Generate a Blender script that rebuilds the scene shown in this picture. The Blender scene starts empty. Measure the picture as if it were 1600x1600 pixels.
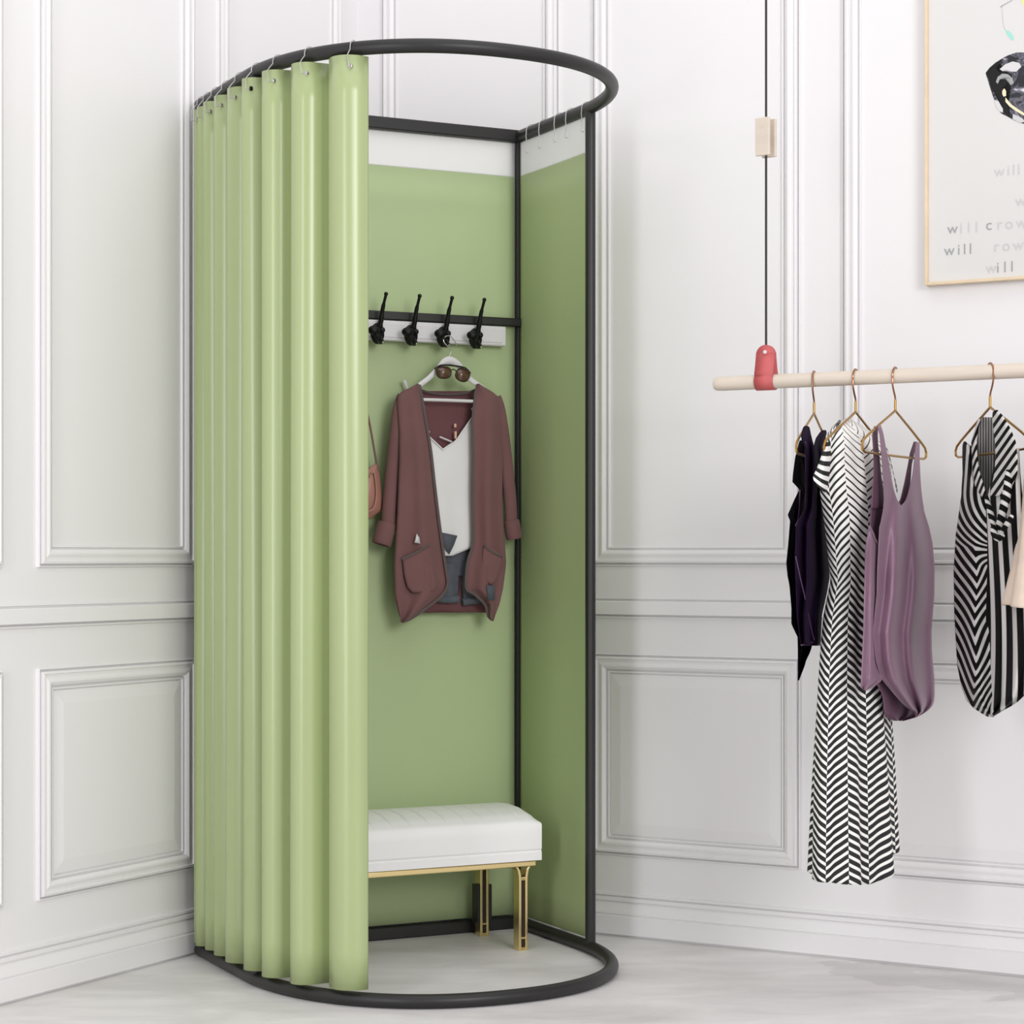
import bpy, bmesh, math, random
from mathutils import Vector, Matrix
random.seed(7)
PI = math.pi
C = bpy.context.scene.collection
F, HC, YH = 3284.0, 0.932, 868.0          # focal length in px, camera height, horizon row (1600 px frame)

# ------------------------------------------------------------------ materials
def s2l(c):
    return c/12.92 if c <= .04045 else ((c+.055)/1.055)**2.4
def rgb(r, g, b): return (s2l(r/255), s2l(g/255), s2l(b/255), 1)
def mat(name, col, rough=.5, metal=0., sheen=0., spec=.5, noise=0., nscale=8., bump=0., bscale=200., stretch=None, coat=0.):
    m = bpy.data.materials.new(name); m.use_nodes = True
    nt = m.node_tree; b = nt.nodes['Principled BSDF']
    b.inputs['Base Color'].default_value = col
    b.inputs['Roughness'].default_value = rough
    b.inputs['Metallic'].default_value = metal
    b.inputs['Specular IOR Level'].default_value = spec
    b.inputs['Coat Weight'].default_value = coat
    b.inputs['Sheen Weight'].default_value = sheen
    tc = nt.nodes.new('ShaderNodeTexCoord'); mp = nt.nodes.new('ShaderNodeMapping')
    nt.links.new(tc.outputs['Object'], mp.inputs['Vector'])
    if stretch: mp.inputs['Scale'].default_value = stretch
    nz = nt.nodes.new('ShaderNodeTexNoise'); nz.inputs['Scale'].default_value = nscale
    nz.inputs['Detail'].default_value = 6
    nt.links.new(mp.outputs['Vector'], nz.inputs['Vector'])
    rp = nt.nodes.new('ShaderNodeValToRGB')
    k0, k1 = 1-noise, 1+noise*.6
    rp.color_ramp.elements[0].color = (col[0]*k0, col[1]*k0, col[2]*k0, 1); rp.color_ramp.elements[0].position = .3
    rp.color_ramp.elements[1].color = (min(1, col[0]*k1), min(1, col[1]*k1), min(1, col[2]*k1), 1); rp.color_ramp.elements[1].position = .7
    nt.links.new(nz.outputs['Fac'], rp.inputs['Fac']); nt.links.new(rp.outputs['Color'], b.inputs['Base Color'])
    if bump:
        n2 = nt.nodes.new('ShaderNodeTexNoise'); n2.inputs['Scale'].default_value = bscale
        nt.links.new(tc.outputs['Object'], n2.inputs['Vector'])
        bp = nt.nodes.new('ShaderNodeBump'); bp.inputs['Strength'].default_value = bump; bp.inputs['Distance'].default_value = .002
        nt.links.new(n2.outputs['Fac'], bp.inputs['Height']); nt.links.new(bp.outputs['Normal'], b.inputs['Normal'])
    return m

M = {}
M['wall'] = mat('wall_paint', rgb(235, 233, 235), .55, noise=.01, nscale=2)
M['black'] = mat('black_metal', rgb(30, 29, 29), .42, noise=.05, bump=.05, bscale=900)
M['blackhook'] = mat('black_iron', rgb(9, 9, 9), .45, spec=.3)
M['curtain'] = mat('green_satin', rgb(163, 178, 125), .36, noise=.02, nscale=3, spec=.6, coat=.55)
M['curtain'].node_tree.nodes['Principled BSDF'].inputs['Coat Roughness'].default_value = .24
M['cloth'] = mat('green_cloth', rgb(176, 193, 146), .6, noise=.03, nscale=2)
M['sidecloth'] = mat('shaded_green_cloth', rgb(168, 184, 134), .55, noise=.03, nscale=2)  # same green cloth as the back, with the side's shade put into its colour
M['header'] = mat('white_header_cloth', rgb(236, 236, 236), .6)
M['hookwire'] = mat('grey_wire', rgb(186, 184, 182), .4, metal=.3)
M['silver'] = mat('silver_wire', rgb(200, 198, 195), .25, metal=1)
M['seat'] = mat('white_leather', rgb(240, 240, 239), .45, noise=.01, bump=.05, bscale=300)
M['gold'] = mat('polished_gold', rgb(240, 218, 160), .26, metal=1)
M['slot'] = mat('dark_slot', rgb(35, 22, 12), .4)
M['wood'] = mat('pale_birch', rgb(216, 204, 190), .5, noise=.05, nscale=6, stretch=(1, 1, 10))
M['leather'] = mat('coral_leather', rgb(198, 94, 95), .55, noise=.05, nscale=30, bump=.1, bscale=500)
M['cord'] = mat('black_cord', rgb(45, 42, 40), .7)
M['brass'] = mat('brass_wire', rgb(176, 138, 72), .3, metal=1)
M['copper'] = mat('copper_wire', rgb(170, 122, 96), .3, metal=1)
M['cardigan'] = mat('maroon_knit', rgb(116, 80, 80), .85, sheen=.1, noise=.08, nscale=12, bump=.2, bscale=500)
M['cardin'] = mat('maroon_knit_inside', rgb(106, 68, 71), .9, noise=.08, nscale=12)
M['edge'] = mat('grey_brown_edging', rgb(92, 80, 78), .85)
M['cami'] = mat('white_satin', rgb(226, 225, 224), .5, noise=.03, nscale=10)
M['denim'] = mat('grey_denim', rgb(84, 88, 96), .9, noise=.15, nscale=60, bump=.2, bscale=600)
M['hangwhite'] = mat('white_plastic', rgb(214, 212, 214), .4)
M['lens'] = mat('brown_lens', rgb(88, 62, 42), .12, spec=.8)
M['glasses'] = mat('dark_tortoise_frame', rgb(38, 30, 27), .25)
M['peg'] = mat('beige_clip', rgb(222, 178, 154), .5)
M['bag'] = mat('brown_pink_leather', rgb(166, 118, 104), .42, noise=.08, nscale=12)
M['bagstrap'] = mat('brown_strap', rgb(110, 78, 68), .5)
M['paper'] = mat('poster_paper', rgb(218, 217, 216), .7)
M['framewood'] = mat('oak_frame', rgb(226, 206, 176), .5, noise=.06, nscale=20)
M['ink1'] = mat('grey_ink', rgb(164, 164, 166), .8)
M['ink2'] = mat('faint_ink', rgb(204, 204, 204), .8)
M['cyan'] = mat('mint_paint', rgb(160, 222, 208), .7)
M['yellow'] = mat('lime_paint', rgb(226, 230, 150), .7)
M['cream'] = mat('cream_paint', rgb(240, 226, 190), .6)
M['mauve'] = mat('mauve_satin', rgb(138, 106, 127), .42, sheen=.1, noise=.06, nscale=18, bump=.25, bscale=90)
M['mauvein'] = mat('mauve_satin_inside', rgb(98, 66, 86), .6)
M['purple'] = mat('dark_purple_satin', rgb(34, 20, 44), .75, noise=.15, nscale=20, spec=.06)
M['purpletrim'] = mat('purple_trim', rgb(84, 54, 96), .4)
M['purpledark'] = mat('black_purple_lace', rgb(18, 12, 22), .8, spec=.06)
M['beige'] = mat('beige_linen', rgb(214, 196, 180), .8, noise=.06, nscale=30, bump=.2, bscale=400)

def nmath(nt, op, a, b=None):
    n = nt.nodes.new('ShaderNodeMath'); n.operation = op
    for i, v in enumerate((a, b)):
        if v is None: continue
        if isinstance(v, (int, float)): n.inputs[i].default_value = v
        else: nt.links.new(v, n.inputs[i])
    return n.outputs[0]
def floor_material():
    m = bpy.data.materials.new('polished_concrete'); m.use_nodes = True
    nt = m.node_tree; b = nt.nodes['Principled BSDF']; b.inputs['Roughness'].default_value = .42
    tc = nt.nodes.new('ShaderNodeTexCoord'); mp = nt.nodes.new('ShaderNodeMapping')
    mp.inputs['Rotation'].default_value = (0, 0, -.5); mp.inputs['Scale'].default_value = (2.0, 5.0, 1)
    nt.links.new(tc.outputs['Object'], mp.inputs['Vector'])
    n1 = nt.nodes.new('ShaderNodeTexNoise'); n1.inputs['Scale'].default_value = 1.6; n1.inputs['Detail'].default_value = 9
    n1.inputs['Roughness'].default_value = .62; n1.inputs['Distortion'].default_value = .6
    nt.links.new(mp.outputs['Vector'], n1.inputs['Vector'])
    r1 = nt.nodes.new('ShaderNodeValToRGB')
    e = r1.color_ramp.elements
    e[0].position = .28; e[0].color = rgb(212, 209, 209)
    e[1].position = .72; e[1].color = rgb(240, 238, 238)
    nt.links.new(n1.outputs['Fac'], r1.inputs['Fac'])
    n2 = nt.nodes.new('ShaderNodeTexNoise'); n2.inputs['Scale'].default_value = .55; n2.inputs['Detail'].default_value = 7
    nt.links.new(mp.outputs['Vector'], n2.inputs['Vector'])
    r2 = nt.nodes.new('ShaderNodeValToRGB')
    r2.color_ramp.elements[0].position = .40; r2.color_ramp.elements[0].color = (.90, .895, .89, 1)
    r2.color_ramp.elements[1].position = .47; r2.color_ramp.elements[1].color = (1, 1, 1, 1)
    nt.links.new(n2.outputs['Fac'], r2.inputs['Fac'])
    mx = nt.nodes.new('ShaderNodeMix'); mx.data_type = 'RGBA'; mx.blend_type = 'MULTIPLY'; mx.inputs['Factor'].default_value = 1
    nt.links.new(r1.outputs['Color'], mx.inputs[6]); nt.links.new(r2.outputs['Color'], mx.inputs[7])
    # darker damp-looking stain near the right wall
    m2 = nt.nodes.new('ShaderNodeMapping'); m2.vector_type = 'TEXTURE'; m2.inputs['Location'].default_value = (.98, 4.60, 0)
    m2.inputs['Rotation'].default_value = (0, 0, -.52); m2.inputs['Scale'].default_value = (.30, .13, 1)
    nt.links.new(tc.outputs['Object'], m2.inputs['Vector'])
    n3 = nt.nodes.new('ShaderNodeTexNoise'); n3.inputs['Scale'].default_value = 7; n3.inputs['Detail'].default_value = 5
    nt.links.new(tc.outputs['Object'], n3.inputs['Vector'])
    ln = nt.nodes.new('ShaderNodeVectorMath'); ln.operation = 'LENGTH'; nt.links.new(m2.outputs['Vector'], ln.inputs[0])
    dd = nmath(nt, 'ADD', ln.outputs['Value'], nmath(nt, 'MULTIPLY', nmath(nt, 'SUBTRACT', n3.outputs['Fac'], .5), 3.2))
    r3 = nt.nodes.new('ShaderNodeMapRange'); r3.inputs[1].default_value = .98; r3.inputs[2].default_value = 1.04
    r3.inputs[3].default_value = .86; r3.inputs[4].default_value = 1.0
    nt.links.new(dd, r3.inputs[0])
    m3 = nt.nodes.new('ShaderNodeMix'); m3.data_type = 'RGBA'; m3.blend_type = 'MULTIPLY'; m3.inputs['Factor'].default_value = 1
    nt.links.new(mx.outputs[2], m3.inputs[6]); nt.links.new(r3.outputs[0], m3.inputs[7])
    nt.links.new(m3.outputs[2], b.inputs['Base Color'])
    rr = nt.nodes.new('ShaderNodeMapRange'); rr.inputs[3].default_value = .34; rr.inputs[4].default_value = .55
    nt.links.new(n1.outputs['Fac'], rr.inputs[0]); nt.links.new(rr.outputs[0], b.inputs['Roughness'])
    return m
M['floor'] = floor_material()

def stripe_material(name, chevron, dark, light, rough=.7):
    """UV.x = columns round the garment (or stripe count), UV.y = stripes down it, second UV map 'duty'.x = dark share"""
    m = bpy.data.materials.new(name); m.use_nodes = True
    nt = m.node_tree; b = nt.nodes['Principled BSDF']; b.inputs['Roughness'].default_value = rough
    uv = nt.nodes.new('ShaderNodeUVMap'); uv.uv_map = 'UVMap'
    du = nt.nodes.new('ShaderNodeUVMap'); du.uv_map = 'duty'
    s1 = nt.nodes.new('ShaderNodeSeparateXYZ'); nt.links.new(uv.outputs[0], s1.inputs[0])
    s2 = nt.nodes.new('ShaderNodeSeparateXYZ'); nt.links.new(du.outputs[0], s2.inputs[0])
    if chevron:
        tri = nmath(nt, 'PINGPONG', s1.outputs[0], 1.0)
        cell = nmath(nt, 'FLOOR', s1.outputs[0])
        half = nmath(nt, 'MULTIPLY', nmath(nt, 'MODULO', cell, 2.0), .5)
        c = nmath(nt, 'ADD', nmath(nt, 'ADD', s1.outputs[1], nmath(nt, 'MULTIPLY', tri, 2.1)), half)
    else:
        c = s1.outputs[0]
    fr = nmath(nt, 'PINGPONG', c, .5)
    e = nmath(nt, 'SUBTRACT', nmath(nt, 'MULTIPLY', s2.outputs[0], .5), fr)
    f = nt.nodes.new('ShaderNodeMapRange'); f.inputs[1].default_value = -.03; f.inputs[2].default_value = .03
    nt.links.new(e, f.inputs[0])
    mx = nt.nodes.new('ShaderNodeMix'); mx.data_type = 'RGBA'
    mx.inputs[6].default_value = light; mx.inputs[7].default_value = dark
    nt.links.new(f.outputs[0], mx.inputs[0]); nt.links.new(mx.outputs[2], b.inputs['Base Color'])
    return m
M['chevron'] = stripe_material('chevron_print', True, rgb(22, 22, 24), rgb(238, 236, 233))
M['stripes'] = stripe_material('black_white_stripes', False, rgb(9, 9, 10), rgb(206, 204, 202), .75)
M['stripes'].node_tree.nodes['Principled BSDF'].inputs['Specular IOR Level'].default_value = .15
M['thinstripes'] = stripe_material('grey_white_stripes', False, rgb(50, 50, 52), rgb(170, 168, 167), .6)

def foil_material():
    m = bpy.data.materials.new('painted_dark_foil'); m.use_nodes = True
    nt = m.node_tree; b = nt.nodes['Principled BSDF']; b.inputs['Roughness'].default_value = .6
    tc = nt.nodes.new('ShaderNodeTexCoord')
    w = nt.nodes.new('ShaderNodeTexNoise'); w.inputs['Scale'].default_value = 16; w.inputs['Detail'].default_value = 3
    w.inputs['Distortion'].default_value = 2.2
    nt.links.new(tc.outputs['Object'], w.inputs['Vector'])
    r = nt.nodes.new('ShaderNodeValToRGB'); el = r.color_ramp.elements
    el[0].position = .38; el[0].color = rgb(26, 26, 32); el[1].position = .70; el[1].color = rgb(228, 228, 236)
    for p, c in ((.48, rgb(34, 36, 48)), (.52, rgb(108, 106, 116)), (.57, rgb(40, 42, 58)), (.62, rgb(160, 156, 168))):
        x = el.new(p); x.color = c
    nt.links.new(w.outputs['Fac'], r.inputs['Fac']); nt.links.new(r.outputs['Color'], b.inputs['Base Color'])
    return m
M['foil'] = foil_material()

# ------------------------------------------------------------------ object helpers
def tag(o, label=None, cat=None, group=None, kind=None):
    if label: o['label'] = label
    if cat: o['category'] = cat
    if group: o['group'] = group
    if kind: o['kind'] = kind
    return o
def thing(name, loc, label, cat, group=None):
    o = bpy.data.objects.new(name, None); C.objects.link(o); o.location = loc; o.empty_display_size = .05
    return tag(o, label, cat, group)
def wloc(o):
    v = Vector(o.location)
    return v + wloc(o.parent) if o.parent else v
def obj(name, bm, m, parent=None, smooth=True, angle=40, origin=None):
    """links a bmesh given in world coordinates as one mesh object under its parent"""
    me = bpy.data.meshes.new(name)
    o = bpy.data.objects.new(name, me)
    C.objects.link(o)
    base = Vector((0, 0, 0))
    if parent:
        o.parent = parent; base = wloc(parent)
    elif origin is not None:
        o.location = origin; base = Vector(origin)
    bmesh.ops.translate(bm, verts=bm.verts, vec=-base)
    bm.normal_update()
    bm.to_mesh(me); bm.free()
    for mm in (m if isinstance(m, (list, tuple)) else [m]): me.materials.append(mm)
    if smooth:
        me.polygons.foreach_set('use_smooth', [True]*len(me.polygons))
        me.set_sharp_from_angle(angle=math.radians(angle))
    return o
def bevel(o, w=.002, seg=2):
    md = o.modifiers.new('bevel', 'BEVEL'); md.width = w; md.segments = seg; md.limit_method = 'ANGLE'
    return o
def solid(o, t=.003, off=-1):
    md = o.modifiers.new('thickness', 'SOLIDIFY'); md.thickness = t; md.offset = off
    return o
def subsurf(o, n=1):
    md = o.modifiers.new('smooth', 'SUBSURF'); md.levels = n; md.render_levels = n
    return o
def V(*a): return Vector(a)
def boxm(bm, c, ax, ay, az, sx, sy, sz):
    c = Vector(c); ax = Vector(ax).normalized(); ay = Vector(ay).normalized(); az = Vector(az).normalized()
    vs = [bm.verts.new(c + ax*sx*.5*i + ay*sy*.5*j + az*sz*.5*k) for i in (-1, 1) for j in (-1, 1) for k in (-1, 1)]
    for f in ((0, 1, 3, 2), (4, 6, 7, 5), (0, 4, 5, 1), (2, 3, 7, 6), (0, 2, 6, 4), (1, 5, 7, 3)):
        bm.faces.new([vs[i] for i in f])
    bmesh.ops.recalc_face_normals(bm, faces=bm.faces)
def barm(bm, p, q, side, up, w, h):
    p = Vector(p); q = Vector(q); d = q-p
    boxm(bm, (p+q)/2, d, side, up, d.length, w, h)
def tubem(bm, pts, r, n=10, closed=False, caps=True, flat=None):
    """tube along points; r a number or list; flat=(axis vector, factor) squashes the section along a direction"""
    pts = [Vector(p) for p in pts]; N = len(pts)
    rs = r if isinstance(r, (list, tuple)) else [r]*N
    def tang(i):
        if closed: return (pts[(i+1) % N]-pts[(i-1) % N]).normalized()
        return (pts[min(N-1, i+1)]-pts[max(0, i-1)]).normalized()
    t = tang(0); a = t.orthogonal().normalized()
    rings = []
    for i in range(N):
        t2 = tang(i); q = t.rotation_difference(t2); a = q @ a; t = t2
        a = (a - t*a.dot(t)).normalized(); b = t.cross(a)
        ring = []
        for k in range(n):
            an = 2*PI*k/n; off = (a*math.cos(an)+b*math.sin(an))*rs[i]
            if flat: ax = flat[0]; off = off - ax*off.dot(ax)*(1-flat[1])
            ring.append(bm.verts.new(pts[i]+off))
        rings.append(ring)
    for i in range(N if closed else N-1):
        A = rings[i]; B = rings[(i+1) % N]
        for k in range(n): bm.faces.new((A[k], A[(k+1) % n], B[(k+1) % n], B[k]))
    if caps and not closed:
        bm.faces.new(list(reversed(rings[0]))); bm.faces.new(rings[-1])
    return rings
def ballm(bm, c, r, sx=1, sy=1, sz=1, axes=None, seg=14):
    mt = Matrix.Translation(Vector(c))
    if axes:
        R = Matrix((axes[0], axes[1], axes[2])).transposed().to_4x4(); mt = mt @ R
    mt = mt @ Matrix.Diagonal((r*sx, r*sy, r*sz, 1))
    bmesh.ops.create_uvsphere(bm, u_segments=seg, v_segments=max(8, seg//2+2), radius=1, matrix=mt)
def smooth_path(pts, n=8):
    """Catmull-Rom through points"""
    P = [Vector(p) for p in pts]; out = []
    for i in range(len(P)-1):
        p0 = P[max(0, i-1)]; p1 = P[i]; p2 = P[i+1]; p3 = P[min(len(P)-1, i+2)]
        for k in range(n):
            t = k/n
            out.append(.5*((2*p1)+(p2-p0)*t+(2*p0-5*p1+4*p2-p3)*t*t+(3*p1-p0-3*p2+p3)*t**3))
    out.append(P[-1]); return out
def interp(keys, x):
    if x <= keys[0][0]: return keys[0][1:]
    for a, b in zip(keys, keys[1:]):
        if x <= b[0]:
            t = (x-a[0])/(b[0]-a[0]+1e-9)
            return tuple(a[i]+(b[i]-a[i])*t for i in range(1, len(a)))
    return keys[-1][1:]
def sinterp(keys, x):
    """smooth (cosine eased) interpolation of one value"""
    if x <= keys[0][0]: return keys[0][1]
    for a, b in zip(keys, keys[1:]):
        if x <= b[0]:
            t = (x-a[0])/(b[0]-a[0]+1e-9); t = .5*t+.5*(t*t*(3-2*t))
            return a[1]+(b[1]-a[1])*t
    return keys[-1][1]
Z = V(0, 0, 1)
CAM = V(0, 0, HC)
def ray(px, py): return V((px-800)/F, 1, (YH-py)/F)
def hit(px, py, p0, n):
    d = ray(px, py); t = (p0-CAM).dot(n)/d.dot(n); return CAM+d*t

# ------------------------------------------------------------------ the room
COR = V(-.4077, 5.5390, 0)
RD = V(.870, -.493, 0).normalized()          # right wall, away from the corner
LD = V(-.493, -.870, 0).normalized()         # left wall, away from the corner
RN = LD.copy(); LN = RD.copy()               # inward normals
def sz(px, py, side):
    n = RN if side == 'R' else LN; d = RD if side == 'R' else LD
    p = hit(px, py, COR, n); return (p-COR).dot(d), p.z
def wp(side, s, z, h=0.):
    return COR + (RD if side == 'R' else LD)*s + (RN if side == 'R' else LN)*h + Z*z
def struct(name, bm, m, label, cat, smooth=False):
    o = obj(name, bm, m, None, smooth, origin=(0, 0, 0)); return tag(o, label, cat, kind='structure')

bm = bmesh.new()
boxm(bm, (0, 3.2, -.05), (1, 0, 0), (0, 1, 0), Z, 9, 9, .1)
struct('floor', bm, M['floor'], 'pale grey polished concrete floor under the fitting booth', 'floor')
WT = 3.0
for side, L, nm, lab in (('L', 3.4, 'wall_left', 'white panelled wall on the left, behind the green curtain'),
                         ('R', 3.4, 'wall_right', 'white panelled wall on the right, behind the clothes rail')):
    bm = bmesh.new(); n = RN if side == 'R' else LN; d = RD if side == 'R' else LD
    boxm(bm, wp(side, L/2-.05, WT/2-.001, -.05), d, n, Z, L+.1, .1, WT)
    struct(nm, bm, M['wall'], lab, 'wall')

PROF = [(0, 0), (0, .0065), (.0025, .0075), (.0035, .0005), (.0065, .0005), (.0075, .0105), (.0125, .0120), (.014, .0085), (.0155, .0085), (.021, .0092), (.027, .0120),
        (.031, .0122), (.035, .0095), (.038, .0075), (.0385, .0005), (.042, .0005), (.0428, .0055), (.0465, .0055), (.047, 0)]
def moulding(side, s0, s1, z0, z1, field=False):
    bm = bmesh.new(); loops = []
    for o, h in PROF:
        loops.append([bm.verts.new(wp(side, s, z, h)) for s, z in ((s0+o, z0+o), (s1-o, z0+o), (s1-o, z1-o), (s0+o, z1-o))])
    for A, B in zip(loops, loops[1:]):
        for k in range(4): bm.faces.new((A[k], A[(k+1) % 4], B[(k+1) % 4], B[k]))
    if field:    # slightly raised bevelled field inside the frame
        fl = []
        for o, h in ((.050, 0), (.050, .003), (.078, .0065), (.079, .0065)):
            fl.append([bm.verts.new(wp(side, s, z, h)) for s, z in ((s0+o, z0+o), (s1-o, z0+o), (s1-o, z1-o), (s0+o, z1-o))])
        for A, B in zip(fl, fl[1:]):
            for k in range(4): bm.faces.new((A[k], A[(k+1) % 4], B[(k+1) % 4], B[k]))
        bm.faces.new(fl[-1])
    bmesh.ops.recalc_face_normals(bm, faces=bm.faces)
    return bm
def runm(side, s0, s1, prof):
    bm = bmesh.new(); A = [bm.verts.new(wp(side, s0, z, h)) for h, z in prof]; B = [bm.verts.new(wp(side, s1, z, h)) for h, z in prof]
    for i in range(len(prof)-1): bm.faces.new((A[i], A[i+1], B[i+1], B[i]))
    bm.faces.new(A); bm.faces.new(list(reversed(B)))
    bmesh.ops.recalc_face_normals(bm, faces=bm.faces)
    return bm
def sR(px): return sz(px, 868, 'R')[0]
def sL(px): return sz(px, 868, 'L')[0]
zup = sz(1000, 884, 'R')[1]                    # bottom of the upper panels
zlt = sz(1000, 1022, 'R')[1]                   # top of the lower panels
zlb = sz(1252, 1358, 'R')[1]                   # bottom of the lower panels
ZT = 2.75
tn = [0]
def trim(bm, label):
    tn[0] += 1; struct('trim_%d' % tn[0], bm, M['wall'], label, 'moulding')
rp = [(sR(598), sR(876), 'narrow panel next to the corner'), (sR(927), sR(1252), 'panel between booth and clothes rail'),
      (sR(1317), sR(1317)+.95, 'panel behind the hanging clothes')]
lp = [(sL(531), sL(338), 'panel next to the corner'), (sL(302), sL(57), 'panel left of the green curtain'),
      (sL(2), sL(2)+.50, 'panel at the left edge of the picture')]
for side, ps in (('R', rp), ('L', lp)):
    for a, b, t in ps:
        wn = 'right' if side == 'R' else 'left'
        trim(moulding(side, a, b, zup, ZT), 'white moulding frame of the upper %s, %s wall' % (t, wn))
        trim(moulding(side, a, b, zlb, zlt, True), 'white moulding frame of the lower %s, %s wall' % (t, wn))
RAIL = [(0, .779), (.006, .779), (.0068, .7825), (.0005, .7840), (.0005, .7865), (.013, .7880), (.013, .8185), (.010, .8205), (.0005, .8215), (.0005, .8245), (.0060, .8258), (.0060, .8300), (0, .8300)]
BASE = [(0, 0), (.014, 0), (.014, .005), (.022, .0055), (.022, .050), (.0195, .0515), (.0145, .0515), (.0145, .0535), (.0165, .055), (.0155, .060), (.0125, .068), (.0085, .080), (.0065, .0815), (.0065, .084), (.0115, .0855),
        (.0115, .094), (.0035, .0955), (.0035, .0975), (.0085, .0985), (.0085, .104), (0, .105)]
for side, e in (('L', 0), ('R', 0)):
    wn = 'left' if side == 'L' else 'right'
    trim(runm(side, .0, 3.3, RAIL), 'white chair rail along the %s wall' % wn)
    struct('baseboard_'+wn, runm(side, .0, 3.3, BASE), M['wall'], 'tall white baseboard along the %s wall' % wn, 'baseboard')

# ------------------------------------------------------------------ fitting booth
BR = V(.0162, 5.266, 0); th = .4592
U = V(-math.cos(th), -math.sin(th), 0)       # along the back, right to left
W_ = V(math.sin(th), -math.cos(th), 0)       # from the back towards the viewer
BW, BL, BB, NE = .8283, .3141, .4803, 2.2201
ZR = 1.9805; TR = .015
def bp(u, v, z): return BR + U*u + W_*v + Z*z
def PB(px, py, v): return hit(px, py, BR+W_*v, W_)     # point seen at a pixel on a plane v in front of the back cloth
def dcurve():
    P = [bp(0, BL*s/16, 0) for s in range(17)]
    for i in range(1, 120):
        t = PI*i/120; c, s = math.cos(t), math.sin(t)
        c = math.copysign(abs(c)**(2/NE), c); s = abs(s)**(2/NE)
        P.append(bp(BW/2-BW/2*c, BL+BB*s, 0))
    P += [bp(BW, BL*s/16, 0) for s in range(16, -1, -1)]
    return P
DC = dcurve()
cum = [0]
for a, b in zip(DC, DC[1:]): cum.append(cum[-1]+(b-a).length)
DL = cum[-1]
def dpt(s):
    """point, tangent and outward normal on the D curve, s measured from the back left corner"""
    q = max(0, min(DL, DL-s))
    for i in range(len(cum)-1):
        if q <= cum[i+1]: break
    t = (q-cum[i])/(cum[i+1]-cum[i]+1e-9)
    p = DC[i].lerp(DC[i+1], t)
    i0 = max(0, i-1); i1 = min(len(DC)-1, i+2)
    tg = (DC[i0]-DC[i1]).normalized()
    n = V(tg.y, -tg.x, 0)
    if n.dot(p-bp(BW/2, BL*.8, 0)) < 0: n = -n
    return p, tg, n

booth = thing('fitting_booth', bp(BW/2, 0, 0), 'freestanding black metal frame of the D-shaped fitting booth in the corner', 'fitting booth')
K = M['black']
bm = bmesh.new(); tubem(bm, [p+Z*ZR for p in DC], TR, 16); obj('curtain_ring_tube', bm, K, booth)
bm = bmesh.new(); tubem(bm, [p+Z*TR for p in DC], TR, 16); obj('base_tube', bm, K, booth)
bm = bmesh.new(); barm(bm, bp(-.008, 0, ZR), bp(BW+.008, 0, ZR), W_, Z, .026, .03); bevel(obj('top_bar', bm, K, booth), .003)
bm = bmesh.new(); barm(bm, bp(-.008, 0, .015), bp(BW+.008, 0, .015), W_, Z, .026, .03); bevel(obj('bottom_bar', bm, K, booth), .003)
bm = bmesh.new(); barm(bm, bp(0, .012, 1.5135), bp(BW, .012, 1.5135), W_, Z, .014, .021); bevel(obj('cross_bar', bm, K, booth), .003)
for u, w in ((0, .0175), (BW, .0175)):
    bm = bmesh.new(); boxm(bm, bp(u, .002, ZR/2), U, W_, Z, w, w, ZR-.002); bevel(obj('back_post', bm, K, booth), .003)
for s in (DL-.383, .383):
    p, t, n = dpt(s)
    bm = bmesh.new(); tubem(bm, [p+Z*.012, p+Z*(ZR-.004)], .0122, 16); obj('front_post', bm, K, booth)
bm = bmesh.new(); boxm(bm, bp(BW, .002, .805), U, W_, Z, .026, .024, .022); bevel(obj('post_joint', bm, K, booth), .003)

# flat cloths at the back and the right side
def flat_cloth(f, cm, zlo, zmid, zhi, name, label):
    root = thing(name, f(.5, 0, zlo), label, 'curtain')
    for nm, z0, z1, m in (('green_cloth', zlo, zmid, cm), ('header_band', zmid, zhi, M['header'])):
        bm = bmesh.new(); nu, nv = 40, 24; g = []
        for j in range(nv+1):
            row = []
            for i in range(nu+1):
                t = i/nu; z = z0+(z1-z0)*j/nv
                row.append(bm.verts.new(f(t, .0012*math.sin(t*5+z*1.3)*math.sin(PI*t), z)))
            g.append(row)
        for j in range(nv):
            for i in range(nu): bm.faces.new((g[j][i], g[j][i+1], g[j+1][i+1], g[j+1][i]))
        o = obj(nm, bm, m, root); solid(o, .0015, 0)
        if nm == 'header_band': o['label'] = 'white upper band'
    return root
flat_cloth(lambda t, w, z: bp(.010+(BW-.02)*t, -.004+w, z), M['cloth'], .034, 1.8795, 1.966, 'back_curtain', 'flat green cloth with white top band stretched across the back of the booth')
flat_cloth(lambda t, w, z: bp(.000+w, .011+.365*t, z), M['sidecloth'], .034, 1.8795, 1.9645, 'side_curtain', 'flat shade-darkened green cloth with white top band closing the right side of the booth')

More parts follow.
